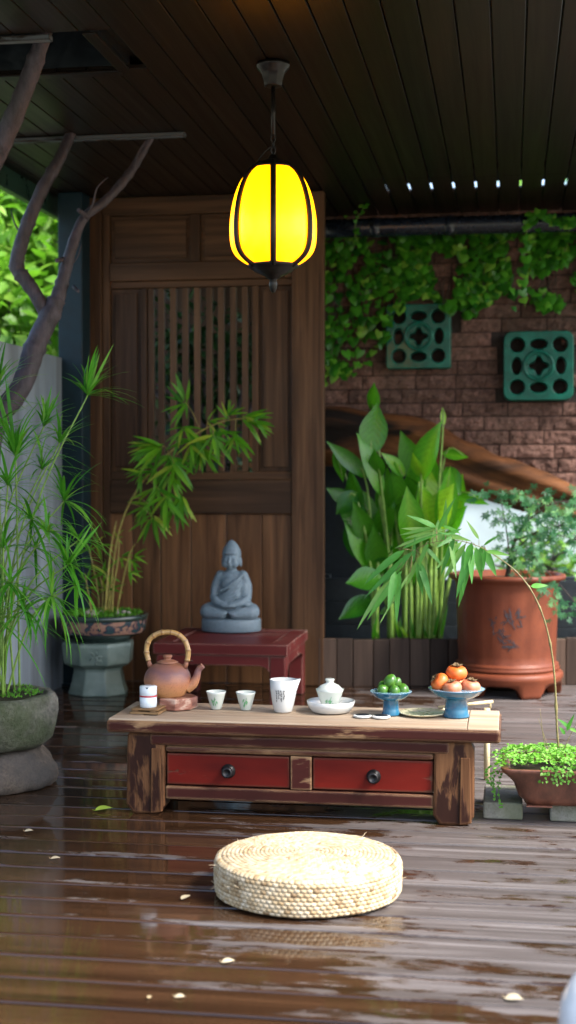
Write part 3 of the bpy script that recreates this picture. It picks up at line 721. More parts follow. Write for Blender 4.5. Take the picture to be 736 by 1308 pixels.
# ---- cups
def bamboo_decal(rf, c, t, a0, zs, k, mat, seed):
    rnd = random.Random(seed); mb = MB()
    mb.strip(rf, c, [(a0 - .15, zs * .25), (a0, zs * .5), (a0 + .12, zs * .78)], .0012 * k)
    for i in range(9):
        a = a0 + rnd.uniform(-.28, .28); z = zs * rnd.uniform(.4, .72); dx = rnd.uniform(-.35, .35)
        mb.strip(rf, c, [(a, z), (a + dx * .5, z - zs * .08), (a + dx, z - zs * rnd.uniform(.12, .3))], [.0006 * k, .003 * k, .0003], .0012, rnd.random())
    return obj('leaf_painting', mb, mat, t)
def cup(px, py, label, seed):
    c = TP(px, py); c.y += .022
    t = thing('teacup', label, 'cup', c, 'small painted teacups')
    h = .06
    prof = [(0, .0), (.017, 0), (.0175, .004), (.0195, .008), (.0255, .03), (.031, .052), (.0335, h), (.0325, h), (.0295, .05), (.023, .028), (.015, .01), (0, .009)]
    mb = MB(); mb.lathe(prof, c, n=40); obj('bowl', mb, M['celadon'], t)
    rf = lambda z: lerp(.0195, .0335, max(0, min(1, (z - .008) / (h - .008)))) if z > .008 else .0195
    bamboo_decal(rf, c, t, R(-88) + random.uniform(-.15, .15), .056, 1.3, M['greenink'], seed)
cup(274.5, 907, 'small white teacup with green leaf painting nearer the clay kettle', 3)
cup(312.5, 908, 'small white teacup with green leaf painting nearer the tall pitcher', 8)
# ---- pitcher
c = TP(360, 911); c.y += .03
t = thing('pitcher', 'tall white spouted tea pitcher with columns of dark writing', 'pitcher', c)
h = .108
def spout(a, r, z, i):
    k = max(0, math.cos(a - R(-2))) ** 14 * max(0, (z - .06) / (h - .06)) if z > .06 else 0
    return (r * (1 + .32 * k), z + .003 * k)
prof = [(0, 0), (.028, 0), (.031, .004), (.037, .03), (.0425, .07), (.0445, h), (.0425, h), (.0405, .07), (.034, .03), (.026, .008), (0, .007)]
mb = MB(); mb.lathe(prof, c, n=56, rfun=spout); obj('body', mb, M['white'], t)
rf = lambda z: lerp(.037, .0432, max(0, min(1, (z - .03) / .045)))
mb = MB(); rnd = random.Random(5)
for col in range(4):
    a0 = R(-92 + 14) - col * .20
    for ch in range(4 + (col % 2)):
        z0 = .073 - ch * .0078
        for s in range(4):
            a = a0 + rnd.uniform(-.045, .045); z = z0 + rnd.uniform(-.0025, .0025)
            if s % 2: mb.strip(rf, c, [(a - .045, z), (a + .045, z + rnd.uniform(-.001, .001))], .0012)
            else: mb.strip(rf, c, [(a, z + .003), (a + rnd.uniform(-.02, .02), z - .003)], .0012)
obj('brush_writing', mb, M['ink'], t)
# ---- lidded cup in its dish
c = TP(419, 914); c.y += .075
mb = MB(); mb.lathe([(0, .001), (.06, .001), (.066, .004), (.076, .02), (.0805, .037), (.078, .038), (.0735, .022), (.062, .0085), (0, .0075)], c, n=56); obj('dish', mb, M['white'], label='white round shallow dish holding the lidded teacup', cat='dish')
gc = c + V((-.004, .004, .009))
t = thing('lidded_cup', 'white lidded teacup with green painting standing in the white dish', 'lidded cup', gc)
mb = MB(); mb.lathe([(0, 0), (.02, 0), (.021, .005), (.028, .014), (.037, .036), (.044, .058), (.0475, .066), (.046, .066), (.041, .056), (.02, .012), (0, .01)], gc, n=48); obj('bowl', mb, M['celadon'], t)
mb = MB(); mb.lathe([(.043, .062), (.0435, .066), (.03, .079), (.014, .086), (.012, .09), (.016, .0965), (.015, .1), (.011, .101), (0, .1)], gc, n=48); obj('lid', mb, M['celadon'], t)
rf = lambda z: lerp(.028, .044, max(0, min(1, (z - .014) / .044)))
bamboo_decal(rf, gc, t, R(-82), .058, 1.5, M['greenink'], 12)
# ---- two small discs
for px, py, lab in ((462, 916, 'flat white disc with dark centre nearer the lidded cup'), (486, 917, 'flat white disc with dark centre nearer the limes')):
    c = TP(px, py + 2); c.y += .03
    t = thing('coin_coaster', lab, 'small disc', c, 'flat white discs with dark centres')
    mb = MB(); mb.lathe([(.027, 0), (.03, .002), (.03, .006), (.028, .0075), (0, .0075)], c, n=36); obj('disc', mb, M['white'], t)
    mb = MB(); mb.lathe([(.0215, .0077), (.021, .0092), (0, .0092)], c, n=30, sy=.8); obj('dark_centre', mb, M['ink'], t)
# ---- stem dishes
def stemdish(px, py, R_, hs, rs, label, hb):
    c = TP(px, py); c.y += rs * .95
    t = thing('stem_dish', label, 'footed dish', c)
    H = hs + hb
    prof = [(0, .002), (rs * 1.0, 0), (rs * 1.02, .004), (rs * .88, hs * .4), (rs * .86, hs), (rs * 1.2, hs + .003), (R_ * .8, hs + hb * .45), (R_ * .97, H - .003), (R_, H)]
    mb = MB(); mb.lathe(prof + [(R_ - .003, H + .001)], c, n=56); 
    mb.f.pop(); mb.sm.pop(); mb.mi.pop(); obj('foot_and_bowl', mb, M['blue'], t)
    mb = MB(); mb.lathe([(R_ - .0003, H + .0003), (R_ - .003, H + .0012), (R_ * .95, H - .003), (R_ * .78, hs + hb * .5), (rs * .9, hs + .009), (0, hs + .007)], c, n=56); obj('inner_glaze', mb, M['bluein'], t)
    return c, H
c, H = stemdish(498.5, 915, .069, .048, .03, 'blue glazed footed dish filled with green limes', .03); lc, lh = c.copy(), H
k = 0
for dx, dy, dz, r, lab in ((-.024, -.02, .004, .0195, 'green lime at the front left rim of the small blue dish'), (.014, -.026, .003, .0185, 'yellowish lime in front on the small blue dish'), (.04, .0, .003, .0195, 'green lime near the right rim of the small blue dish'), (-.026, .024, .006, .02, 'green lime at the back left of the small blue dish'), (.018, .026, .006, .02, 'green lime at the back of the small blue dish'), (-.002, -.002, .031, .0215, 'green lime on top of the lime pile'), (.018, .004, .027, .016, 'small green lime beside the topmost lime')):
    mb = MB(); ro = Quaternion(rv().normalized(), random.random() * 3).to_matrix()
    def lf(p, d): return p * (1 + .10 * max(0, abs(d.z) - .85) / .15)
    mb.ell(c + V((dx, dy, H + dz)), (r, r, r * 1.12), 24, 16, rot=ro, fn=lf); obj('lime', mb, M['lime'], label=lab, cat='lime', group='limes in the small blue dish')
c = TP(538, 917); c.y += .06
mb = MB(); mb.lathe([(0, .001), (.058, .001), (.066, .004), (.076, .009), (.075, .0105), (.062, .006), (0, .0045)], c, n=48); obj('saucer', mb, M['plate'], label='flat pale yellow speckled saucer between the two blue dishes', cat='saucer')
c, H = stemdish(582.5, 918, .0925, .058, .042, 'large blue glazed footed dish filled with orange persimmons', .034)
def persimmon(p, r, tilt, mat, label):
    t = thing('persimmon', label, 'persimmon', p, 'persimmons in the large blue dish')
    ro = Matrix.Rotation(tilt[0], 3, 'X') @ Matrix.Rotation(tilt[1], 3, 'Y')
    def pf(q, d):
        k = math.exp(-((d.z - 1) ** 2) / .03) * .22; a = math.atan2(d.y, d.x)
        return V((q.x, q.y, q.z * (1 - k))) * (1 + .018 * math.cos(4 * a))
    mb = MB(); mb.ell(p, (r, r, r * .8), 28, 18, rot=ro, fn=pf); obj('flesh', mb, mat, t)
    mb = MB()
    for i in range(4):
        a = i * PI / 2 + .4
        b0 = p + ro @ V((0, 0, r * .68)); e = p + ro @ V((math.cos(a) * r * .62, math.sin(a) * r * .62, r * .84))
        mb.leaf(b0, e, r * .6, ro @ V((0, 0, 1)), .12, 5, -.1, 'ovate')
    mb.tube([p + ro @ V((0, 0, r * .66)), p + ro @ V((.001, 0, r * .98))], [r * .1, r * .07], 8); obj('calyx', mb, M['calyx'], t)
persimmon(c + V((-.053, -.02, H + .022)), .0315, (R(25), R(-50)), M['persim'], 'bright orange persimmon on its side at the left rim')
persimmon(c + V((.0, .004, H + .05)), .0345, (R(8), R(4)), M['persim'], 'bright orange persimmon on top of the pile')
persimmon(c + V((-.012, -.046, H + .008)), .031, (R(6), R(-8)), M['persim2'], 'dull pinkish persimmon in front under the topmost one')
persimmon(c + V((.046, -.012, H + .008)), .032, (R(5), R(12)), M['persim2'], 'dull pinkish persimmon at the right rim of the dish')
persimmon(c + V((.0, .05, H + .008)), .03, (R(-5), R(4)), M['persim'], 'orange persimmon at the back of the dish behind the others')
# ---- bamboo stand behind the table
a = P(622, 986, 5.08); a.z = 0
t = thing('bamboo_stand', 'pale bamboo stick stand behind the right end of the table', 'stand', a)
zt = P(622, 896, 5.08).z
mb = MB(); mb.tube([a, a + V((0, 0, .26))], .011, 14); obj('post', mb, M['palebam'], t)
mb = MB(); mb.tube([a + V((.012, 0, .26)), V((a.x + .012, a.y, zt))], .0035, 8); obj('upright', mb, M['palebam'], t)
mb = MB(); mb.tube([V((a.x + .022, a.y, zt)), P(560, 904, 5.08)], .006, 8); obj('top_bar', mb, M['palebam'], t)
for q in (.5,):
    e = P(560, 904, 5.08); mb = MB(); mb.tube([V((e.x + .02, a.y, 0)), V((e.x + .02, a.y, e.z))], .006, 8); obj('post', mb, M['palebam'], t)

# ------------------------------------------------------------------ woven floor cushion
cc = V((-.522, 3.64, .001)); CR, CH = .247, .105
mb = MB(); NA = 864; rows = []          # (radius, z, tint seed)
prof = []
nring = 21
for q in range(64): prof.append(('s', q / 63))
for q in range(110): prof.append(('t', (q + 1) / 110))
vs = []; ti = []; rnd = random.Random(3); tab = {}
def cell(a, b):
    if (a, b) not in tab: tab[(a, b)] = min(1, max(0, rnd.gauss(.68, .24)))
    return tab[(a, b)]
NROW, NCOL = 9, 96
for k, q in prof:
    for j in range(NA):
        a = 2 * PI * j / NA
        if k == 's':
            zz = .004 + q * (CH - .010); w = q * NROW; r_i = min(int(w), NROW - 1); fz = w - r_i
            ph = a / (2 * PI) * NCOL + (.5 if r_i % 2 else 0); c_i = int(ph) % NCOL; fa = ph - int(ph)
            hgt = math.sin(PI * fz) ** .45 * (.1 + .9 * math.sin(PI * fa) ** .8)
            bulge = .002 * math.sin(PI * q) - .010 * max(0, (q - .85) / .15) ** 2 - .006 * max(0, (.1 - q) / .1) ** 2
            r = CR - .0055 + bulge + hgt * .0044 + .003 * mnoise.noise((a * 3, q * 2, 0))
            vs.append(cc + V((math.cos(a) * r, math.sin(a) * r, zz + .0015 * mnoise.noise((a * 6, r_i * 3.3, 1)))))
            ti.append(max(0, min(1, cell(r_i, c_i) - .22 * (1 - hgt))))  # grooves of the weave tinted darker, crease shade put into the colour
        else:
            rad = (1 - q); w = rad * nring + a / (2 * PI); r_i = int(w); fr = w - r_i
            nc = max(6, int(max(r_i, 1) * 9)); ph = a / (2 * PI) * nc + fr * .9; c_i = int(ph) % nc; fa = ph - int(ph)
            hgt = math.sin(PI * fr) ** .6 * (.5 + .5 * math.sin(PI * fa) ** .7)
            rr = (CR - .014) * rad
            dome = CH - .002 + .007 * (1 - rad ** 2) - .006 * max(0, (rad - .9) / .1) ** 2
            vs.append(cc + V((math.cos(a) * rr, math.sin(a) * rr, dome - .003 + hgt * .0038 + .002 * mnoise.noise((math.cos(a) * rad * 4, math.sin(a) * rad * 4, 2)))))
            ti.append(max(0, min(1, cell(100 + r_i, c_i) + .08 - .22 * (1 - hgt))))  # groove shade of the top rings put into the tint as well
m_ = len(prof)
fs = [(i * NA + j, i * NA + (j + 1) % NA, (i + 1) * NA + (j + 1) % NA, (i + 1) * NA + j) for i in range(m_ - 1) for j in range(NA)]
mb.add(vs, fs, ti, True); mb.f.append(list(range(NA))[::-1]); mb.sm.append(False); mb.mi.append(0)
mb2 = MB()
for i in range(26):
    a = random.uniform(-PI, 0) if i % 3 else random.random() * 2 * PI; z = random.uniform(.02, CH)
    b = cc + V((math.cos(a) * (CR - .002), math.sin(a) * (CR - .002), z)); d = V((math.cos(a) + random.uniform(-.8, .8), math.sin(a) + random.uniform(-.8, .8), random.uniform(-.6, .9))).normalized()
    mb2.tube([b, b + d * .01, b + d * random.uniform(.014, .026) + V((0, 0, random.uniform(-.004, .004)))], [.0009, .0007, .0004], 5, .8)
t = thing('floor_cushion', 'round thick woven straw floor cushion lying on the wet deck', 'cushion', cc)
obj('woven_body', mb, M['straw'], t); obj('loose_straw', mb2, M['straw'], t, kind='stuff')

# ------------------------------------------------------------------ red bench and seated statue
BZ = .315; q0, q1 = FL(201.5, 820.6, BZ), FL(376.5, 825, BZ); q2 = FL(390.5, 804, BZ)
bx0, bx1, by0, by1 = q0.x - .02, q1.x - .035, (q0.y + q1.y) / 2, 7.0
t = thing('red_bench', 'low worn red bench carrying the grey statue before the door', 'bench', ((bx0 + bx1) / 2, (by0 + by1) / 2, 0))
mb = MB(); mb.box((bx0, by0, BZ - .052), (bx1, by0 + .07, BZ), .2); mb.box((bx0, by1 - .07, BZ - .052), (bx1, by1, BZ), .7); mb.box((bx0, by0 + .0715, BZ - .052), (bx0 + .08, by1 - .0715, BZ), .4); mb.box((bx1 - .08, by0 + .0715, BZ - .052), (bx1, by1 - .0715, BZ), .9); mb.box((bx0 + .082, by0 + .0725, BZ - .03), (bx1 - .082, by1 - .0725, BZ - .004), .5)
obj('seat', mb, M['bench'], t, .005)
lw = .075
mb = MB(); zz = BZ - .0535
def apron(m, x0, x1, y0, y1, along):
    a, b = (x0, x1) if along == 'x' else (y0, y1); pts = [(a, zz), (a, zz - .055), (a + .03, zz - .1), (a + .034, zz - .062), (a + .07, zz - .05), (b - .07, zz - .05), (b - .034, zz - .062), (b - .03, zz - .1), (b, zz - .055), (b, zz)]
    pts = [(a, zz), (a, zz - .075), (a + .02, zz - .055), (a + .05, zz - .047), (b - .05, zz - .047), (b - .02, zz - .055), (b, zz - .075), (b, zz)]
    if along == 'x': m.prism([(u, y0, w) for u, w in pts], (0, y1 - y0, 0), random.random())
    else: m.prism([(x0, u, w) for u, w in pts], (x1 - x0, 0, 0), random.random())
ins = .012
apron(mb, bx0 + ins + lw, bx1 - ins - lw, by0 + ins, by0 + ins + .03, 'x'); recalc(obj('apron', mb, M['bench'], t, .003))
mb = MB(); apron(mb, bx1 - ins - .03, bx1 - ins, by0 + ins + lw, by1 - ins - lw, 'y'); recalc(obj('apron', mb, M['bench'], t, .003))
mb = MB(); apron(mb, bx0 + ins, bx0 + ins + .03, by0 + ins + lw, by1 - ins - lw, 'y'); recalc(obj('apron', mb, M['bench'], t, .003))
for x in (bx0 + ins, bx1 - ins - lw):
    for y in (by0 + ins, by1 - ins - lw):
        mb = MB(); mb.box((x + .0005, y, 0), (x + lw - .0005, y + lw, zz)); obj('leg', mb, M['bench'], t, .006)

sc_ = FL(289.5, 809, BZ); sc_.y += .12; sc_.z = BZ + .0005
t = thing('seated_statue', 'blue grey stone statue of a meditating figure seated on the bench', 'statue', sc_)
mb = MB()
mb.lathe([(.146, 0), (.15, .004), (.15, .055), (.146, .062), (.12, .066), (0, .066)], sc_, n=56, sy=.75); obj('plinth', mb, M['statue'], t)
def capsule(m, pts, rad, n=14):
    pts = smooth_path(pts, 5); m.tube(pts, radii(rad, len(pts)), n)
    for p, r in ((pts[0], rad[0]), (pts[-1], rad[-1])): m.ell(p, r, 12, 8)
b = MB(); Z = lambda x, y, z: V((x, y, z))
b.ell((0, .005, .105), (.115, .075, .05)); 
for s in (-1, 1):
    capsule(b, [Z(s * .05, .01, .108), Z(s * .112, -.025, .1), Z(s * .108, -.06, .095), Z(s * .03, -.088, .09)], [.05, .043, .036, .024])
    b.ell((s * .032, -.096, .09), (.034, .018, .014), rot=Matrix.Rotation(s * .35, 3, 'Y'))
    capsule(b, [Z(s * .058, .012, .272), Z(s * .084, .008, .225), Z(s * .09, -.012, .17)], [.03, .024, .021])
    capsule(b, [Z(s * .09, -.014, .166), Z(s * .064, -.06, .145), Z(s * .015, -.082, .134)], [.022, .019, .014])
    b.ell((s * .012, -.088, .131), (.03, .018, .01))
    b.ell((s * .049, .012, .342), (.006, .012, .026)); b.ell((s * .0205, -.0425, .352), (.012, .006, .0042)); b.ell((s * .021, -.0415, .3615), (.015, .0065, .0035), rot=Matrix.Rotation(s * .15, 3, 'Y'))
    b.ell((s * .024, -.033, .335), (.018, .014, .018))
b.ell((0, .015, .2), (.074, .05, .09)); b.ell((0, .012, .262), (.077, .045, .042)); b.ell((.07, .0, .19), (.034, .035, .07), rot=Matrix.Rotation(-.12, 3, 'Y')); b.ell((.08, -.03, .142), (.045, .04, .02), rot=Matrix.Rotation(.3, 3, 'Y')); b.ell((0, -.022, .165), (.05, .03, .045)); b.ell((0, -.012, .235), (.055, .036, .045))
capsule(b, [Z(0, .015, .285), Z(0, .01, .325)], [.03, .024])
b.ell((0, 0, .352), (.047, .05, .046)); b.ell((0, -.01, .333), (.038, .037, .026)); b.ell((0, -.032, .316), (.014, .012, .009))
b.lathe([(0, .36), (.044, .364), (.0495, .374), (.0505, .388), (.0475, .402), (.041, .416), (.032, .43), (.022, .442), (.011, .451), (0, .455)], (0, .01, 0), n=24); b.ell((0, -.036, .388), (.03, .012, .006))
capsule(b, [Z(0, -.046, .366), Z(0, -.052, .35), Z(0, -.056, .342)], [.005, .006, .0085]); b.ell((0, -.048, .3305), (.013, .006, .0032)); b.ell((0, -.0465, .3255), (.010, .006, .0034))
# robe folds: raised ridges over the chest, sleeve and legs
for i in range(6):
    k = i * .017
    b.tube(smooth_path([Z(.066 - k * .1, -.026 + .0 * k, .278 - k * 1.25), Z(.03, -.044 - k * .12, .235 - k * 1.05), Z(-.02, -.046 - k * .15, .192 - k * .62), Z(-.06, -.03 - k * .1, .172 - k * .35)], 4), .0048, 8)
for s in (-1, 1):
    for i in range(3): b.tube(smooth_path([Z(s * .12, -.058 - i * .006, .125 - i * .018), Z(s * .08, -.092 - i * .004, .118 - i * .017), Z(s * .035, -.1, .105 - i * .014)], 4), .0045, 8)
b.tube(smooth_path([Z(.07, -.02, .285), Z(.04, -.04, .26), Z(-.005, -.05, .225), Z(-.05, -.044, .2)], 4), .008, 8)
tmp = obj('tmp', MB().add([V((p.x * .95, p.y, p.z)) + sc_ for p in b.v], b.f, .5, True), M['statue'], t)
md = tmp.modifiers.new('r', 'REMESH'); md.mode = 'VOXEL'; md.voxel_size = .0032; md.use_smooth_shade = True
md = tmp.modifiers.new('s', 'SMOOTH'); md.iterations = 3; md.factor = .5
bpy.context.view_layer.update()
me = bpy.data.meshes.new_from_object(tmp.evaluated_get(bpy.context.evaluated_depsgraph_get())); bpy.data.objects.remove(tmp)
fo = bpy.data.objects.new('figure', me); C.objects.link(fo); fo.parent = t

# ------------------------------------------------------------------ lantern
L0 = P(349, 80, 4.945); L0.z = ZC - .002
lx_, ly_ = L0.x, L0.y
def LZ(py): return P(351, py, ly_).z
lc = V((lx_, ly_, LZ(285)))
t = thing('hanging_lantern', 'glowing yellow melon shaped lantern hanging from the wooden ceiling', 'lantern', L0)
mb = MB(); mb.lathe([(0, -.082), (.03, -.082), (.034, -.078), (.036, -.06), (.044, -.035), (.06, -.015), (.064, -.008), (.06, -.002), (.055, 0), (0, 0)], L0, n=8, ph=R(22.5) + TH, flat=False); obj('ceiling_cup', mb, M['lampmetal'], t, .003)
mb = MB(); mb.tube([V((lx_, ly_, L0.z - .08)), V((lx_, ly_, LZ(172)))], .0075, 10); obj('rod', mb, M['lampmetal'], t)
mb = MB(); z = LZ(172); k = 0
while z > LZ(203):
    a = k * PI / 2 + .5; d = V((math.cos(a), math.sin(a), 0)); cz = V((lx_, ly_, z - .011))
    mb.tube([cz + d * (.0075 * math.sin(u)) + V((0, 0, .015 * math.cos(u))) for u in [2 * PI * i / 14 for i in range(15)]], .0024, 6, cap=False); z -= .021; k += 1
obj('chain', mb, M['lampmetal'], t)
mb = MB(); mb.tube(smooth_path([V((lx_, ly_, LZ(185))), V((lx_ - .03, ly_ - .02, LZ(196))), V((lx_ - .05, ly_ - .02, LZ(207))), V((lx_ - .055, ly_ - .015, LZ(216))), V((lx_ - .07, ly_ - .01, LZ(222)))], 5), .0025, 6); obj('cable', mb, M['lampmetal'], t)
pr = [(210, .05), (214, .068), (222, .096), (235, .12), (255, .14), (278, .1515), (298, .1535), (314, .149), (325, .136), (333, .112), (340, .08)]
prof = [(r, LZ(y)) for y, r in pr]
prs = [(q.x, q.z) for q in smooth_path([(r, 0, z) for r, z in prof], 4)]
zz0, zz1 = prs[-1][1], prs[0][1]
base_a = math.atan2(-ly_, -lx_)                           # a rib faces the garden side where the table stands
for k in range(6):
    a0 = base_a + k * PI / 3; mb = MB(); ns = 10; vs = []
    for r, z in prs[::-1]:
        for i in range(ns + 1):
            u = i / ns; vv = abs((z - (zz0 + zz1) / 2) / ((zz1 - zz0) / 2)); ins_ = .062 + .16 * max(0, (vv - .86) / .14) ** 2; a = a0 + lerp(ins_, PI / 3 - ins_, u); bl = r * (.93 + .075 * math.sin(PI * u) ** .6)
            vs.append((lx_ + math.cos(a) * bl, ly_ + math.sin(a) * bl, z))
    fs = [(i * (ns + 1) + j, i * (ns + 1) + j + 1, (i + 1) * (ns + 1) + j + 1, (i + 1) * (ns + 1) + j) for i in range(len(prs) - 1) for j in range(ns)]
    mb.add(vs, fs, .5, True); o = obj('glass_panel', mb, M['lampglass'], t)
    # panels keep the lantern's own centre so the glow runs over the whole shade
    o.data.transform(Matrix.Translation(WL[t] - lc)); o.location = lc - WL[t]
    mb = MB(); mb.tube([(lx_ + math.cos(a0) * r * .96, ly_ + math.sin(a0) * r * .96, z) for r, z in prs], .0112, 8); obj('rib', mb, M['lampmetal'], t)
zb, zt = LZ(341), LZ(211)
mb = MB(); mb.lathe([(.078, zt - .014), (.074, zt - .006), (.058, zt + .006), (.036, zt + .016), (.018, zt + .022), (.014, zt + .034), (0, zt + .036)], (lx_, ly_, 0), n=36); obj('top_cap', mb, M['lampmetal'], t)
mb = MB(); mb.lathe([(0, LZ(374)), (.007, LZ(373)), (.0125, LZ(368)), (.015, LZ(362)), (.012, LZ(357)), (.02, LZ(356)), (.03, LZ(353)), (.07, LZ(346)), (.074, LZ(343)), (.085, zb - .002), (.092, zb + .006), (.086, zb + .01), (0, zb + .012)], (lx_, ly_, 0), n=36); obj('bottom_cap', mb, M['lampmetal'], t)
# ------------------------------------------------------------------ big terracotta pot with a maple
pc = V((P(648, 735, 7.17).x, 7.17, 0)); PH = P(648, 736, 6.95).z; PR = .262
t = thing('terracotta_pot', 'large round red brown clay pot on bracket feet with dark brushwork', 'pot', pc)
NF = 5
def foot(a, r, z, i):
    u = ((a - R(-99) + PI / NF) % (2 * PI / NF)) / (2 * PI / NF) - .5
    arch_ = max(0., 1 - (abs(u) / .33) ** 4) ** .5 if abs(u) < .33 else 0
    return (r, z + (arch_ * .062 if z < .012 else 0))
mb = MB(); mb.lathe([(.2, .0), (.262, .0), (.268, .004), (.272, .02), (.272, .075), (.279, .085), (.28, .105), (.27, .116), (.255, .122), (.23, .122)], pc, n=160, rfun=lambda a, r, z, i: foot(a, r, z, i) if i in (0, 1, 2) else (r, max(z, foot(a, r, 0, 0)[1])) if i == 3 else (r, z))
mb.f = mb.f[:-2]; mb.sm = mb.sm[:-2]; mb.mi = mb.mi[:-2]; mb.f = [f for f in mb.f]
obj('foot_ring', mb, M['terra'], t)
mb = MB(); mb.lathe([(.0, .09), (.2, .09), (.257, .123), (.262, .128), (.2625, .136), (.256, .141), (.257, .146), (.2575, .153), (.248, .158)] + [(lerp(.244, .256, k / 10) , lerp(.165, PH - .05, k / 10)) for k in range(11)] + [(.262, PH - .035), (.286, PH - .028), (.292, PH - .015), (.288, PH - .003), (.278, PH), (.255, PH - .004), (.245, PH - .05), (0, PH - .05)], pc, n=96, rfun=lambda a, r, z, i: (r * (1 - .010 * math.cos(a * 8) ** 12) if .16 < z < PH - .05 else r, z))
obj('body', mb, M['terra'], t)
mb = MB(); mb.lathe([(.25, PH - .04), (.15, PH - .025), (0, PH - .02)], pc, n=48); obj('soil', mb, M['soil'], t)
rf = lambda z: lerp(.244, .256, max(0, min(1, (z - .165) / (PH - .215))))
mb = MB(); rnd = random.Random(4); af = math.atan2(-pc.y, -pc.x)
def glyph(a, z, s):
    for i in range(8):
        a0, z0 = a + rnd.uniform(-.1, .1) * s, z + rnd.uniform(-.035, .035) * s
        pts = [(a0, z0)]; da, dz = rnd.uniform(-.09, .09), rnd.uniform(-.02, .02)
        for k in range(4): pts.append((pts[-1][0] + da * .4 * s + rnd.uniform(-.02, .02), pts[-1][1] + dz * .5 * s + rnd.uniform(-.01, .01)))
        mb.strip(rf, pc, pts, [.003, .007 * s, .005 * s, .006 * s, .0015], .0022)
Z_ = lambda py: P(648, py, 6.93).z
for a, y, s in ((-.2, 798, .9), (-.1, 808, .8), (.05, 790, 1.), (.2, 792, .9), (-.06, 820, .7), (.12, 823, .6)): glyph(af + a, Z_(y), s)
for i in range(5): mb.strip(rf, pc, [(af - .1 + k * .06, Z_(826) + rnd.uniform(-.006, .006)) for k in range(6)], [.001, .004, .003, .005, .003, .001], .0022)
obj('brushwork', mb, plain('dark_brush_paint', (.03, .022, .026), .6, .5, 40), t)

# maple in the pot
YM = 7.05
t = thing('maple', 'small blue green maple with fine pointed leaves growing in the clay pot', 'maple', V((pc.x, pc.y, PH - .02)))
tw = MB(); top = V((pc.x, pc.y, PH - .03))
MEL = [(638, 632, 32, 12, 60), (690, 645, 42, 17, 130), (715, 672, 26, 25, 110), (650, 668, 26, 18, 60), (648, 700, 26, 20, 50), (690, 690, 30, 22, 90), (690, 742, 22, 26, 90), (712, 768, 20, 20, 50), (735, 690, 16, 40, 70), (672, 715, 20, 18, 50), (745, 640, 20, 20, 40), (740, 775, 16, 16, 24)]
br0 = smooth_path([top, P(652, 715, 7.15), P(660, 685, 7.15), P(676, 662, 7.12)], 5); tw.tube(br0, radii([.014, .01, .008, .005], len(br0)), 8)
mbs = MB()
for cx, cy, rx, ry, n in MEL:
    cp = P(cx, cy, YM + random.uniform(-.05, .1)); st = br0[random.randint(4, len(br0) - 1)]
    bp = smooth_path([st, (st + cp) / 2 + V((0, 0, .04)), cp], 4); tw.tube(bp, radii([.005, .003, .0015], len(bp)), 5)
    for i in range(int(n * .48)):
        u, q = random.gauss(0, .55), random.gauss(0, .55)
        p = P(cx + u * rx * 1.1, cy + q * ry * 1.1, YM + random.gauss(0, .1))
        if i % 4 == 0: tw.tube([cp, (cp + p) / 2 + V((0, 0, .012)), p], [.0014, .001, .0006], 4)
        nn = (V((random.gauss(0, .5), -1, random.gauss(.5, .5)))).normalized(); dn = V((random.gauss(0, .6), random.gauss(0, .3), -1)); dn = (dn - nn * dn.dot(nn)).normalized(); sd = nn.cross(dn); s = random.uniform(.028, .046); tt = random.random()
        for a in (-100, -55, -18, 18, 55, 100) if random.random() < .5 else (-90, -45, 0, 45, 90):
            d = dn * math.cos(R(a)) + sd * math.sin(R(a)); l = s * (1 - .35 * abs(a) / 100)
            mbs.leaf(p, p + d * l, s * .26, nn, .08, 2, .1, 'lance', tt)
obj('branches', tw, M['twig'], t); obj('foliage', mbs, M['leaf_map'], t)

# ------------------------------------------------------------------ stave planter and broad leaved plant
pa, pb = V((-.975, 7.18, 0)), V((.62, 7.50, 0)); dr = (pb - pa).normalized(); nr = V((-dr.y, dr.x, 0)); Lp = (pb - pa).length
t = thing('stave_planter', 'long low planter of upright weathered wooden staves', 'planter', (pa + pb) / 2)
mb = MB(); x = 0; rot = Matrix.Rotation(math.atan2(dr.y, dr.x), 3, 'Z')
while x < Lp - .02:
    w = random.choice((.085, .095, .105)); w = min(w, Lp - x); h = .245 + random.uniform(-.006, .006); d0 = random.uniform(0, .006)
    o = len(mb.v); mb.box((x + .0015, d0, 0), (x + w - .0015, .035, h)); mb.v[o:] = [pa + rot @ p for p in mb.v[o:]]; x += w
obj('staves', mb, wood('stave_wood', (.028, .017, .012), (.095, .06, .042), 2, 26, .6), t, .003)
mb = MB(); mb.box((0, .036, .02), (Lp, .40, .2)); mb.v = [pa + rot @ p for p in mb.v]; obj('soil', mb, M['soil'], t)

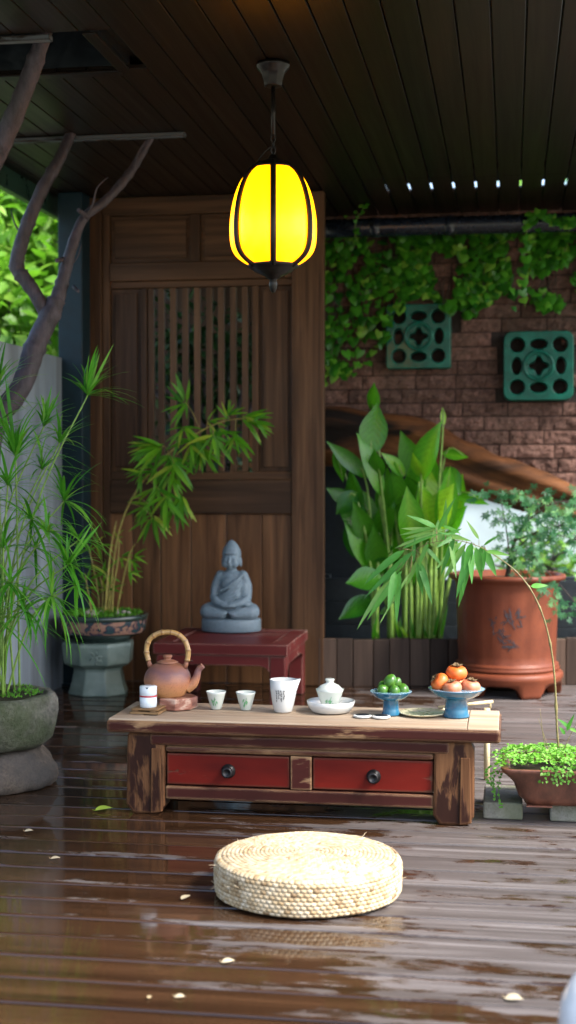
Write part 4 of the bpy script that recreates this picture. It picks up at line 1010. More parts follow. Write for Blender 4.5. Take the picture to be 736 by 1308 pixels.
YC = 7.5
def CP(x, y, dy=0): return P(410 + x / 3.2, 470 + y / 3.2, YC + dy)
t = thing('broad_leaf_plant', 'lush broad leaved green plant with tall stems in the stave planter', 'plant', CP(360, 1110))
LV = [(205, 330, 232, 140, 95, .35), (215, 165, 218, 58, 50, .55), (235, 490, 145, 262, 62, .45), (175, 430, 20, 297, 55, .15), (68, 345, 92, 470, 48, .3), (110, 545, 20, 490, 52, .1), (232, 725, 185, 505, 92, .75), (190, 800, 95, 630, 62, .5), (330, 430, 245, 345, 52, .6), (400, 445, 325, 255, 84, .35), (420, 430, 497, 212, 92, .55), (500, 225, 497, 160, 20, .9), (410, 435, 375, 345, 46, .8), (510, 350, 605, 366, 42, .6), (432, 605, 440, 395, 90, .85), (480, 640, 545, 470, 105, .9), (300, 565, 345, 485, 52, .5), (350, 565, 382, 430, 82, .7), (560, 520, 690, 560, 42, .5), (280, 740, 180, 790, 62, .15), (230, 860, 100, 880, 85, .1), (200, 950, 70, 1030, 72, .1), (520, 420, 572, 520, 60, .4), (250, 570, 285, 430, 62, .4), (100, 560, 190, 700, 95, .08), (330, 700, 300, 560, 80, .3), (400, 760, 380, 600, 80, .45), (300, 860, 260, 740, 70, .2), (450, 560, 500, 420, 70, .6), (540, 660, 600, 560, 60, .55), (140, 520, 60, 600, 70, .1), (360, 900, 400, 800, 60, .3), (240, 430, 215, 330, 60, .3), (480, 720, 420, 640, 70, .5), (380, 520, 350, 440, 70, .3), (510, 800, 560, 700, 60, .5), (250, 1000, 330, 960, 26, .5), (320, 660, 270, 400, 85, .35), (370, 700, 350, 480, 90, .6), (470, 600, 462, 350, 84, .6), (160, 600, 120, 400, 70, .2), (500, 640, 530, 400, 80, .7), (420, 720, 490, 540, 90, .85), (200, 700, 130, 540, 75, .2), (310, 800, 340, 600, 84, .45), (460, 820, 520, 660, 80, .6), (260, 680, 300, 500, 76, .5), (210, 640, 150, 480, 75, .25), (330, 580, 300, 380, 70, .35), (545, 600, 580, 430, 60, .6), (240, 820, 215, 640, 80, .3), (390, 540, 405, 330, 66, .45), (440, 640, 400, 460, 84, .75), (150, 760, 110, 600, 70, .15)]
lv = MB(); st = MB(); bases = [(225, 1105), (290, 1105), (345, 1108), (372, 1108), (405, 1110), (428, 1112), (462, 1112), (486, 1112)]
for i, (x0, y0, x1, y1, w, tn) in enumerate(LV):
    d0 = random.uniform(-.14, .14); d1 = d0 + random.uniform(-.1, .03)
    b0, e0 = CP(x0, y0, d0), CP(x1, y1, d1)
    lv.leaf(b0 - (e0 - b0) * .16, e0, w / 3.2 / 235 * 1.2, V((random.uniform(-.5, .5), -1, .5)), random.uniform(-.05, .12), 8, random.uniform(.15, .4), 'broad', min(1, max(0, tn + random.uniform(-.12, .12))), rib=.22)
    if y0 < 820:
        bx, by = min(bases, key=lambda q: abs(q[0] - (x0 * .6 + 360 * .4)) + random.uniform(0, 40))
        pts = smooth_path([CP(bx + random.uniform(-12, 12), by, d0 * .4), CP(lerp(bx, x0, .25), lerp(by, y0, .5), d0 * .7), b0, b0.lerp(e0, .85) - V((0, -.004, 0))], 5)
        st.tube(pts, radii([.010, .009, .005, .0015], len(pts)), 6)
for bx, tx in ((405, 418), (428, 430), (462, 470), (486, 540), (345, 350), (372, 365), (225, 235), (290, 285), (395, 395), (445, 452)):
    pts = smooth_path([CP(bx, 1112, -.1), CP(lerp(bx, tx, .4), 960, -.1), CP(tx, 780, -.06), CP(tx + 5, 640, 0)], 5); st.tube(pts, radii([.0125, .0115, .01, .006], len(pts)), 8)
for i in range(9):
    a = random.uniform(210, 520); b_ = CP(a, 1110, -.1); lv.leaf(b_, CP(a + random.uniform(-60, 60), random.uniform(950, 1060), -.12), .018, V((0, -1, .3)), .2, 6, .2, 'line', random.random())
obj('stems', st, M['stem_g'], t); obj('leaves', lv, M['leaf_can'], t)

# ------------------------------------------------------------------ low fence, added dark backings and whitewashed wall behind
t = thing('low_fence', 'low dark board fence behind the clay pot', 'fence', (0, 7.83, 0))
mb = MB(); zf = P(720, 742, 7.83).z
for k in range(4): mb.box((-1.1, 7.83, k * zf / 4 + .001), (1.6, 7.85, (k + 1) * zf / 4))
obj('boards', mb, M['beam'], t, .003)
for x in (-1.05, .3, 1.55):
    mb = MB(); mb.box((x, 7.851, 0), (x + .05, 7.9, zf + .02)); obj('fence_post', mb, M['beam'], t, .003)
mb = MB(); mb.box((-1.2, 8.35, -.1), (-.38, 8.42, 1.5)); obj('dark_backing', mb, M['beam'], bevel=.004, label='dark panel added for the dark opening under the brick wall behind the broad leaves', cat='backing')  # added dark sheet, stands for the unlit opening under the wall
mb = MB()
for k in range(11): mb.box((-2.9 + k * .16, 9.0 + (k % 2) * .006, -.1), (-2.9 + k * .16 + .157, 9.03, 2.8))
obj('door_backing', mb, M['door'], bevel=.003, label='dark boards added behind the lattice door to keep its gaps dark', cat='wall')  # added backing, stops bright daylight showing through the lattice
def bush(name, label, cat, c, r, n, size, mat, mi=None, trunk=True, group=None, flat=.8, th=None):
    c = V(c); t = thing(name, label, cat, (c.x, c.y, -.12), group)
    lv, tr = MB(), MB()
    cl = [(c + V((random.gauss(0, .45) * r[0], random.gauss(0, .45) * r[1], random.gauss(0, .45) * r[2])), random.uniform(.22, .42)) for _ in range(26)]
    b = V((c.x, c.y, -.13))
    tr.tube(smooth_path([b, b.lerp(c, .5) + V((.05, .03, 0)), c], 6), radii([.07, .05, .03], 13), 10, wob=.06)
    for p, k in cl:
        q = b.lerp(c, random.uniform(.5, 1.)); pts = smooth_path([q, q.lerp(p, .5) + V((0, 0, .06)), p], 3); tr.tube(pts, radii([.025, .014, .006], len(pts)), 6)
        for i in range(n // 26):
            d = rv().normalized() * k * random.random() ** .45 * max(r); d.z *= flat
            x = p + d; o = (d.normalized() + V((0, 0, -.35)) + rv(.7)).normalized(); s = size * random.uniform(.6, 1.25)
            lv.leaf(x, x + o * s, s * .5, V((random.gauss(0, .5), random.gauss(-.3, .5), 1)), .15, 3, .15, 'ovate')
    obj('trunk', tr, M['bark'], t); obj('crown', lv, mat, t); return t
bush('garden_tree', 'bright green leafy tree close behind the plaster wall', 'tree', (-3.25, 8.9, 2.1), (.7, .7, .8), 2200, .15, M['leaf_out'])
bush('garden_tree', 'light green bushy tree crowding the upper gap under the eave', 'tree', (-3.3, 9.6, 2.75), (.8, .6, .7), 2200, .15, M['leaf_out'])
bush('garden_tree', 'taller pale green tree deeper in the garden past the wall', 'tree', (-4.1, 10.8, 2.6), (1.2, .9, 1.3), 3600, .17, M['leaf_out'])
bush('garden_tree', 'yellowish leafy tree showing below the eave board beside the fork', 'tree', (-3.9, 9.2, 1.6), (.8, .7, .7), 1600, .16, M['leaf_out'])
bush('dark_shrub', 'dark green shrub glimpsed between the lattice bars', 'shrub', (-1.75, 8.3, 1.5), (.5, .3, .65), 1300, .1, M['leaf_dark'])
t = thing('whitewashed_wall', 'sunlit whitewashed low garden wall seen behind the maple', 'wall', (1.4, 11.5, -.1))
mb = MB(); mb.box((-1.5, 11.5, -.13), (5.5, 11.7, .92)); obj('render', mb, M['pale'], t, .006)
mb = MB(); mb.box((-1.53, 11.46, .921), (5.53, 11.74, .97)); obj('coping', mb, M['pale'], t, .006)
bush('garden_shrub', 'pale green shrub in the sun right of the clay pot', 'shrub', (.95, 10.2, .22), (.38, .3, .3), 900, .08, M['leaf_cov'])
bush('garden_shrub', 'loose pale shrub against the whitewashed wall behind the clay pot', 'shrub', (.25, 10.9, .4), (.45, .3, .36), 700, .09, M['leaf_out'])
bush('garden_tree', 'broad tree standing beyond the whitewashed wall', 'tree', (1.2, 14.5, 2.6), (1.8, 1.2, 1.2), 1600, .2, M['leaf_out'])

# ------------------------------------------------------------------ ivy
def ivy_mass():
    lv, stm = MB(), MB(); n = 0
    def bottom(x): # lowest ivy row of the photo for a photo column
        pts = [(410, 490), (440, 482), (470, 470), (492, 436), (505, 405), (522, 376), (550, 378), (572, 396), (600, 425), (615, 405), (640, 372), (660, 382), (690, 395), (715, 392), (736, 390), (780, 385)]
        for p, q in zip(pts, pts[1:]):
            if p[0] <= x <= q[0]: return lerp(p[1], q[1], (x - p[0]) / (q[0] - p[0]))
        return 390
    while n < 1500:
        x = random.uniform(408, 790); b = bottom(x); y = 290 + (b - 290) * random.random() ** .85
        if mnoise.noise((x * .022, y * .028, 4.3)) < -.16 + .1 * (y - 290) / (b - 290) and not (x < 500 and random.random() < .4): continue
        over = abs(x - 535) < 44 and abs(y - 430) < 44
        Y = YB - (.115 if over else random.uniform(.02, .09))
        p = P(x, y, Y); lv.ivy(p, (random.gauss(0, .35), -1, random.gauss(.6, .35)), (random.gauss(0, .35), 0, -1), random.choice((random.uniform(.03, .045), random.uniform(.045, .064))), min(1, max(0, random.gauss(.5, .3)))); n += 1
        if n % 6 == 0:
            q = P(x + random.uniform(-14, 14), max(285, y - random.uniform(25, 60)), YB - .015); stm.tube(smooth_path([q, (p + q) / 2 + V((random.uniform(-.02, .02), 0, 0)), p], 3), .0025, 5)
    t = thing('wall_ivy', 'dense green ivy curtain spread over the upper brick wall', 'ivy', P(560, 400, YB - .05))
    obj('leaves', lv, M['leaf_ivy'], t); obj('stems', stm, M['twig'], t)
ivy_mass()
def trail(pts, n, label, s):
    lv, stm = MB(), MB(); Y = 7.55; path = smooth_path([P(x, y, Y) for x, y in pts], 6)
    t = thing('ivy_trail', label, 'ivy trail', path[0]); stm.tube(path, .002, 5)
    for i in range(n):
        p = path[int(i / n * (len(path) - 1))] + V((random.gauss(0, .022), random.uniform(-.04, .0), random.gauss(0, .01)))
        lv.ivy(p, (random.gauss(0, .4), -1, random.gauss(.4, .3)), (random.gauss(0, .4), 0, -1), random.uniform(.6, 1.2) * s)
    obj('leaves', lv, M['leaf_ivy'], t); obj('stem', stm, M['stem_g'], t)
trail([(690, 268), (676, 280), (672, 310), (670, 350), (671, 392)], 34, 'pale ivy trail hanging over the gutter above the clear glazed block', .05)
trail([(468, 262), (456, 280), (454, 300), (460, 314)], 16, 'short ivy trail curling over the gutter next to the door', .026)
trail([(700, 276), (715, 284), (735, 282), (760, 288)], 26, 'ivy trail creeping along the gutter towards the roof edge', .045)

# ------------------------------------------------------------------ tray pot, cover plants, sprig, blocks
YT = 4.52
b0 = P(617, 1047, 4.5); BH = .055
for x0, w, lab in ((-.082, .125, 'rough concrete block under the end of the tray pot beside the table'), (.128, .16, 'rough concrete block under the middle of the tray pot')):
    mb = MB(); mb.box((x0, 4.5, .001), (x0 + w, 4.76, BH)); obj('concrete_block', mb, M['concrete'], bevel=.006, label=lab, cat='concrete block', group='concrete blocks under the tray pot')
t0x, t1x = P(640, 985, 4.5).x, .47; tcx = (t0x + t1x) / 2; tz0, tz1 = BH + .001, P(660, 983, 4.41).z
tc_ = V((tcx, 4.55, tz0))
t = thing('tray_pot', 'brown glazed rectangular tray pot resting on two concrete blocks', 'pot', tc_)
def rrect(hw, hd, k, z, n=6):
    out = []
    for sx, sy, a0 in ((1, 1, 0), (-1, 1, 90), (-1, -1, 180), (1, -1, 270)):
        for i in range(n + 1):
            a = R(a0 + 90 * i / n); out.append(tc_ + V((sx * (hw - k) + k * math.cos(a), sy * (hd - k) + k * math.sin(a), z)))
    return out
HW = (t1x - t0x) / 2; HT = tz1 - tz0
lev = [(HW - .075, .085, 0.004), (HW - .07, .09, .016), (HW - .055, .1, .03), (HW - .04, .115, HT * .6), (HW - .022, .128, HT - .03), (HW - .004, .14, HT - .014), (HW, .144, HT - .004), (HW - .003, .142, HT), (HW - .02, .125, HT - .002), (HW - .035, .11, HT - .03)]
mb = MB(); rows = [rrect(a, b, .035, z) for a, b, z in lev]; m_ = len(rows[0])
mb.add([p for r_ in rows for p in r_], [(i * m_ + j, i * m_ + (j + 1) % m_, (i + 1) * m_ + (j + 1) % m_, (i + 1) * m_ + j) for i in range(len(rows) - 1) for j in range(m_)] + [tuple(range(m_))[::-1]], .5, True); obj('body', mb, M['tray'], t)
for s in (-1, 1):
    mb = MB(); mb.box((tcx + s * (HW - .12) - .04, tc_.y - .1, tz0 - .0005), (tcx + s * (HW - .12) + .04, tc_.y + .1, tz0 + .0035)); obj('foot', mb, M['tray'], t, .001)
mb = MB(); mb.add(rrect(HW - .03, .115, .03, HT - .02), [tuple(range(m_))], .5); obj('soil', mb, M['soil'], t)
mb = MB()
for i in range(2600):
    u, q = random.uniform(-1, 1), random.uniform(-1, 1)
    hh = .022 + .022 * mnoise.noise((u * 3, q * 2, 1)) + .012 * random.random()
    x = tcx + u * (HW - .005); y = 4.55 + q * .135; z = tz1 + hh * (1.1 - .5 * max(abs(u), abs(q)) ** 4)
    if u < -.93 and random.random() < .8: x -= random.uniform(0, .035); z -= random.uniform(0, .02)
    nn = V((random.gauss(0, .5), random.gauss(-.3, .5), 1)).normalized(); a = random.random() * 2 * PI; d = V((math.cos(a), math.sin(a), random.gauss(0, .25))); s = random.uniform(.008, .016)
    mb.leaf(V((x, y, z)), V((x, y, z)) + d * s, s * .85, nn, .1, 3, .1, 'ovate', min(1, max(0, random.gauss(.6, .25))))
for i in range(150):    # sprays spilling over the rim
    k = random.choice((0, 0, 1, 2)); u = (random.gauss(-.28, .11), random.gauss(.16, .08), random.gauss(-.05, .2))[k]; dz = random.random() ** 1.6 * (.055, .075, .03)[k]
    p = V((tcx + u * HW, 4.55 - .148 + dz * .35 - .004, tz1 + .012 - dz)); a = random.random() * 2 * PI; s = random.uniform(.007, .013)
    mb.leaf(p, p + V((math.cos(a) * s, -.003, math.sin(a) * s)), s * .85, (0, -1, .3), .1, 3, .1, 'ovate', random.random())
for k in range(4):
    x0 = t0x - .01 + k * .012; p0 = V((x0, 4.50, tz1 - .003)); p1 = p0 + V((random.uniform(-.06, -.01), -.02, -.06 - .025 * k)); path = smooth_path([p0, (p0 + p1) / 2 + V((-.02, 0, .01)), p1], 5); mb.tube(path, .0009, 5, .1)
    for p in path[3:]:
        for _ in range(2): a = random.random() * 6.28; mb.leaf(p, p + V((math.cos(a), -.2, math.sin(a))) * .009, .008, (0, -1, .2), .1, 3, .1, 'ovate', .05)
obj('ground_cover', mb, M['leaf_cov'], label='bright green mat of tiny round leaves filling the tray pot', cat='ground cover', kind='stuff')

YS = 4.62
def SP(x, y, dy=0): return P(368 + x / 2, 654 + y / 2, YS + dy)
t = thing('bamboo_sprig', 'thin arching bamboo shoot rising from the tray pot with drooping leaves', 'bamboo', P(716, 962, YS))
stm, lv = MB(), MB()
path = smooth_path([P(717, 985, YS), P(712, 935, YS), P(709, 870, YS), P(703, 822, YS), P(692, 782, YS), P(676, 750, YS), P(656, 727, YS), P(636, 712, YS), P(612, 698, YS - .02), P(580, 690, YS - .03), P(548, 694, YS - .02), P(528, 704, YS)], 6)
rr = radii([.0036, .0034, .0031, .0028, .0025, .0022, .002, .0017, .0014, .0012, .001, .0008], len(path)); nodes = {9, 18, 25, 30, 35}
for i in nodes: rr[i] *= 1.7
stm.tube(path, rr, 8)
LS = [(470, 80, 435, 245, 22), (480, 90, 495, 175, 22), (500, 92, 533, 165, 22), (465, 85, 470, 185, 18), (455, 80, 395, 180, 20), (505, 100, 568, 112, 14), (320, 100, 198, 217, 20), (292, 150, 202, 277, 20), (285, 150, 278, 288, 20), (330, 130, 345, 215, 18), (380, 40, 302, 8, 16), (375, 47, 288, 42, 14), (370, 52, 298, 68, 14), (430, 60, 378, 92, 14), (383, 90, 384, 18, 26), (402, 40, 404, -35, 13), (310, 160, 232, 288, 7), (290, 95, 400, 52, 10), (445, 75, 375, 150, 16), (450, 95, 448, 215, 16), (415, 70, 430, 170, 14), (340, 110, 300, 195, 14), (360, 75, 330, 150, 14), (440, 55, 380, 30, 12), (405, 60, 470, 75, 14), (500, 85, 540, 60, 10), (620, 190, 665, 188, 16), (488, 70, 455, 20, 10), (350, 90, 395, 140, 14), (320, 130, 325, 60, 10), (300, 130, 240, 190, 14)]
rnd = random.Random(21); LS += [(a + rnd.uniform(-22, 12), b + rnd.uniform(-12, 14), c + rnd.uniform(-34, 26), d + rnd.uniform(-38, 30), w * rnd.uniform(.85, 1.15)) for a, b, c, d, w in LS[:26] if a < 506 and rnd.random() < .65]
for x0, y0, x1, y1, w in LS:
    d = random.uniform(-.04, .04); a, b = SP(x0, y0, d), SP(x1, y1, d + random.uniform(-.06, .04))
    lv.leaf(a, b, w / 2 / PXM * .92, V((random.uniform(-.4, .4), -1, .6)), random.uniform(.02, .12), 7, random.uniform(.05, .25), 'lance')
    q = min(path, key=lambda p: (p - a).length)
    if (q - a).length > .004: stm.tube([q, (q + a) / 2 + V((0, 0, .004)), a], [.001, .0009, .0007], 5)
for pts in ([(700, 975), (694, 940), (690, 905)], [(706, 978), (697, 945), (688, 918)], [(716, 968), (726, 945), (738, 920)]):
    pp = smooth_path([P(x, y, YS - .03) for x, y in pts], 4); stm.tube(pp, radii([.0016, .0012, .0006], len(pp)), 6)
for x0, y0, x1, y1 in ((728, 930, 712, 918), (728, 930, 738, 936), (724, 934, 734, 912), (722, 938, 714, 928)): lv.leaf(P(x0, y0, YS - .03), P(x1, y1, YS - .05), .012, (0, -1, .5), .1, 5, .2)
obj('cane', stm, M['stem_b'], t); obj('leaves', lv, M['leaf_spr'], t)

# ------------------------------------------------------------------ stone basin, its base, papyrus
c = V((P(-14, 900, 4.76).x, 4.76, 0))
def rock(m, prof, c, amp, sc, n=72, seed=0):
    m.lathe(prof, c, n=n, rfun=lambda a, r, z, i: ((r + amp * mnoise.noise((math.cos(a) * sc + seed, math.sin(a) * sc, z * sc * 5)) + amp * .5 * mnoise.noise((math.cos(a) * sc * 3 + seed, math.sin(a) * sc * 3, z * sc * 14))) if r > 0 else 0, z + amp * .4 * mnoise.noise((math.cos(a) * 2, math.sin(a) * 2, i + seed)) * (1 if z > .01 else 0)))
mb = MB(); rock(mb, [(.2, 0), (.228, .004), (.238, .03), (.232, .06), (.215, .09), (.195, .115), (.18, .128), (0, .128)], c, .016, 2.2, seed=3); obj('boulder', mb, M['granite2'], label='brown rounded granite stone carrying the mossy stone basin', cat='boulder')
mb = MB(); rock(mb, [(.13, .136), (.19, .14), (.222, .165), (.236, .21), (.24, .26), (.236, .30), (.226, .318), (.205, .322), (.192, .31), (.185, .285), (0, .285)], c, .017, 2., seed=9)
t = thing('stone_basin', 'mossy grey carved stone basin used as a planter', 'basin', c + V((0, 0, .13))); obj('body', mb, M['granite'], t)
mb = MB(); mb.lathe([(.195, .3), (.15, .312), (.08, .322), (0, .326)], c, n=48, rfun=lambda a, r, z, i: (r, z + .012 * mnoise.noise((math.cos(a) * r * 30, math.sin(a) * r * 30, 0)))); obj('soil', mb, M['soil'], t)
mb = MB()
for i in range(900):
    a, r = random.random() * 2 * PI, .19 * random.random() ** .5
    if mnoise.noise((math.cos(a) * r * 14, math.sin(a) * r * 14, 7)) < .02: continue
    p = c + V((math.cos(a) * r, math.sin(a) * r, .322)); mb.leaf(p, p + V((random.gauss(0, .006), random.gauss(0, .006), random.uniform(.004, .016))), .006, rv(), .1, 2, .1, 'ovate', random.random() * .5)
obj('moss', mb, M['leaf_cov'], t, kind='stuff')
t = thing('papyrus_plant', 'tall umbrella papyrus with radiating thin leaves in the stone basin', 'plant', c + V((0, 0, .32)))
stm, lv = MB(), MB()
UM = [(112, 505, 62, 18, 40, 5.0, 1), (20, 583, 92, 20, 35, 4.85, 1), (82, 640, 66, 15, 10, 4.95, 0), (86, 722, 52, 16, 15, 4.7, 1), (66, 762, 60, 18, -10, 4.65, 0), (40, 664, 62, 14, 0, 4.8, 0), (-12, 560, 100, 18, 30, 4.9, 0), (4, 700, 75, 15, 5, 4.7, 0), (-20, 640, 95, 16, 10, 4.75, 0), (14, 745, 60, 14, 0, 4.6, 0), (76, 566, 56, 13, 40, 5.05, 0), (-8, 790, 80, 14, 10, 4.65, 0), (54, 600, 60, 12, 20, 5.0, 0), (-40, 520, 110, 14, 30, 4.8, 0), (-50, 720, 95, 14, 20, 4.6, 0), (45, 700, 50, 12, 0, 4.9, 0), (10, 620, 70, 14, 10, 4.7, 0), (60, 680, 56, 14, 10, 4.75, 0), (-6, 745, 70, 14, 0, 4.8, 0), (100, 690, 44, 12, 10, 5.0, 0), (30, 780, 56, 13, -5, 4.62, 0), (96, 748, 44, 13, -10, 4.85, 0), (-4, 500, 80, 14, 40, 5.0, 1), (56, 545, 46, 12, 40, 5.1, 1)]
for px, py, r, n, el0, Y, up in UM:
    p = P(px, py, Y); rad = r / 385 * 1.2
    b = c + V((random.uniform(-.09, .1), random.uniform(-.08, .08), .31)); mid = b.lerp(p, .55) + V((-.04 * (px > 30), 0, .07))
    path = smooth_path([b, mid, p], 8); stm.tube(path, radii([.0042, .0035, .0026], len(path)), 6)
    ax = (path[-1] - path[-3]).normalized()
    n = int(n * 1.6)
    for i in range(n):
        a = 2 * PI * (i + random.random() * .7) / n; e = R(el0 + random.gauss(8, 20)); x, y = perp(ax)
        d = (x * math.cos(a) + y * math.sin(a)) * math.cos(e) + ax * math.sin(e)
        L = rad * random.uniform(.75, 1.25); tip = p + d * L - V((0, 0, L * random.uniform(.05, .4)))
        lv.leaf(p, tip, random.uniform(.0075, .0125), V((0, 0, 1)), random.uniform(.12, .3), 7, .25, 'line')
    if up:
        for q in range(5):
            d = (ax + V((random.gauss(-.12, .2), random.gauss(0, .2), .5))).normalized(); lv.leaf(p, p + d * rad * random.uniform(.8, 1.2), .011, RT.cross(d), .04, 6, .2, 'line')
    for i in range(4):
        d = (ax + rv(.9)).normalized(); stm.tube([p, p + d * .02], [.0012, .0006], 4)
obj('stems', stm, M['stem_g'], t); obj('leaves', lv, M['leaf_cyp'], t)

# ------------------------------------------------------------------ pedestal, painted pot and bamboo
pc2 = FL(113, 892); pc2.y += .17; pc2.z = 0
t = thing('pedestal', 'waisted grey green stoneware pedestal with moulded panels', 'pedestal', pc2)
ph = .265
mb = MB(); mb.lathe([(.152, 0), (.155, .008), (.138, .06), (.126, .12), (.128, .136), (.158, .148), (.177, .158), (.186, ph - .018), (.183, ph - .004), (.175, ph), (0, ph)], pc2, n=8, ph=R(22.5) + TH, flat=True); obj('body', mb, M['celstone'], t, .006)
mb = MB(); rnd = random.Random(2); a0 = math.atan2(-pc2.y, -pc2.x); ce = pc2 + V((math.cos(a0), math.sin(a0), 0)) * .1695; sd = V((-math.sin(a0), math.cos(a0), 0))
for s_ in range(14):
    x, z = rnd.uniform(-.035, .035), .195 + rnd.uniform(-.03, .03); a = rnd.random() * PI; mb.tube([ce + sd * (x - .012 * math.cos(a)) + V((0, 0, z - .01 * math.sin(a))), ce + sd * x + V((0, 0, z + .003)), ce + sd * (x + .012 * math.cos(a)) + V((0, 0, z + .01 * math.sin(a)))], .004, 6)
obj('relief', mb, M['celstone'], t)
qc = pc2 + V((.03, 0, ph + .001)); qr = .222; qh = .14
t = thing('painted_pot', 'shallow dark glazed pot with painted flower band on the pedestal', 'pot', qc)
mb = MB(); mb.lathe([(.13, .0), (.135, .002), (.14, .018), (.17, .028), (.2, .045), (.204, .05)], qc, n=56); mb.lathe([(.214, .108), (.222, .115), (qr, .128), (.218, .136), (.205, .137), (.2, .12), (0, .118)], qc, n=56); obj('rim_and_base', mb, M['potband'], t)
mb = MB(); mb.lathe([(.2035, .046), (.2105, .06), (.2155, .085), (.2165, .109)], qc, n=56); mb.f = mb.f[:-2]; mb.sm = mb.sm[:-2]; mb.mi = mb.mi[:-2]; obj('painted_band', mb, M['cloisonne'], t)
mb = MB(); mb.lathe([(.203, .121), (.12, .133), (0, .14)], qc, n=48, rfun=lambda a, r, z, i: (r, z + .01 * mnoise.noise((math.cos(a) * r * 40, math.sin(a) * r * 40, 0)))); obj('soil', mb, M['soil'], t)
mb = MB()
for i in range(700):
    a, r = random.random() * 2 * PI, .195 * random.random() ** .5; p = qc + V((math.cos(a) * r, math.sin(a) * r, .13 + .006 * (1 - r / .2)))
    mb.leaf(p, p + V((random.gauss(0, .01), random.gauss(0, .01), random.uniform(.008, .03))), .008, rv(), .1, 2, .1, 'ovate', random.random() * .6)
obj('moss', mb, M['leaf_bam'], t, kind='stuff')
for i in range(12):
    mb = MB(); a, r = random.random() * 2 * PI, .15 * random.random() ** .5; mb.ell(qc + V((math.cos(a) * r, math.sin(a) * r - .03, .143)), (random.uniform(.008, .018), random.uniform(.008, .014), random.uniform(.008, .02)), 8, 6); obj('pebble', mb, M['pebble'], t)
YA = pc2.y
def BP(x, y, dy=0): return P(90 + x / 2.726, 460 + y / 2.726, YA + dy)
t = thing('potted_bamboo', 'slender yellow stemmed bamboo leaning towards the door from the painted pot', 'bamboo', qc + V((0, 0, .13)))
stm, lv = MB(), MB()
for pts, r in (([(135, 882), (150, 700), (180, 560), (240, 440), (330, 335), (430, 262), (520, 217), (600, 202)], .0055), ([(160, 885), (180, 780), (205, 680), (225, 640)], .0045), ([(120, 880), (128, 780), (140, 660), (160, 560)], .006), ([(100, 880), (95, 800), (75, 700), (60, 640)], .004), ([(145, 880), (150, 790), (165, 700), (170, 620)], .005), ([(110, 880), (112, 800), (100, 740)], .004), ([(75, 885), (60, 800), (50, 740)], .004), ([(128, 880), (135, 800), (118, 735)], .0045)):
    d = random.uniform(-.05, .05) if r < .007 else 0; pp = smooth_path([BP(x, y, d) for x, y in pts], 6); q = radii([r, r * .85, r * .35], len(pp))
    q = [v * (1.35 if i % 4 == 0 else 1) for i, v in enumerate(q)]; stm.tube(pp, q, 8)
main = smooth_path([BP(x, y) for x, y in [(135, 882), (150, 700), (180, 560), (240, 440), (330, 335), (430, 262), (520, 217), (600, 202)]], 8)
CL = [(400, 145, 10, 60, 290, 88), (480, 215, 6, -90, 60, 70), (545, 195, 8, 0, 130, 70), (605, 205, 9, -70, 30, 88), (575, 255, 9, -140, -30, 90), (520, 235, 7, -150, -20, 80), (458, 310, 12, -165, -10, 105), (345, 335, 11, -170, -15, 95), (320, 300, 8, 150, 250, 105), (250, 390, 8, 160, 280, 70), (300, 440, 11, -165, -15, 95), (385, 470, 8, -120, -50, 110), (285, 545, 9, -160, -20, 90), (395, 240, 10, -170, 10, 85), (440, 265, 8, -160, 30, 80), (350, 400, 7, -140, -30, 90), (270, 300, 8, 150, 230, 75), (120, 740, 8, -60, 240, 60), (215, 690, 8, -90, 60, 60), (95, 640, 6, -120, 150, 55), (105, 790, 6, -30, 210, 55), (205, 740, 5, -100, 20, 50), (60, 660, 5, 30, 220, 45), (155, 620, 5, -40, 150, 40), (60, 770, 6, -20, 230, 50), (500, 265, 8, -170, 10, 90), (425, 290, 9, 170, 330, 85), (360, 360, 8, -160, -20, 95), (300, 380, 8, 150, 300, 80), (330, 480, 7, -150, -30, 100), (270, 500, 7, 170, 290, 80), (175, 690, 6, -150, 60, 60), (130, 800, 7, -20, 210, 55), (640, 215, 6, -80, 30, 60)]
for x, y, n, a0, a1, L in CL:
    p = BP(x, y, random.uniform(-.08, .08)); q = min(main, key=lambda m_: (m_ - p).length)
    if 30 < (q - p).length * 0 + 31 and y < 600: stm.tube(smooth_path([q, (p + q) / 2 + V((0, 0, .015)), p], 3), .0016, 5)
    n = int(n * 1.05)
    for i in range(n):
        a = R(lerp(a0, a1, (i + random.random()) / n)); l = L / 2.726 / 262 * random.uniform(.75, 1.3)
        d = RT * math.cos(a) + V((0, 0, 1)) * math.sin(a) + V((0, random.uniform(-.55, .4), 0))
        s_ = p + RT * random.uniform(-.012, .012) + V((0, 0, random.uniform(-.012, .012)))
        lv.leaf(s_, s_ + d.normalized() * l - V((0, 0, l * .06)), l * random.uniform(.12, .17), V((random.uniform(-.4, .4), -.8, .7)), random.uniform(.02, .14), 5, .2, 'lance')
obj('canes', stm, M['stem_y'], t); obj('leaves', lv, M['leaf_bam'], t)

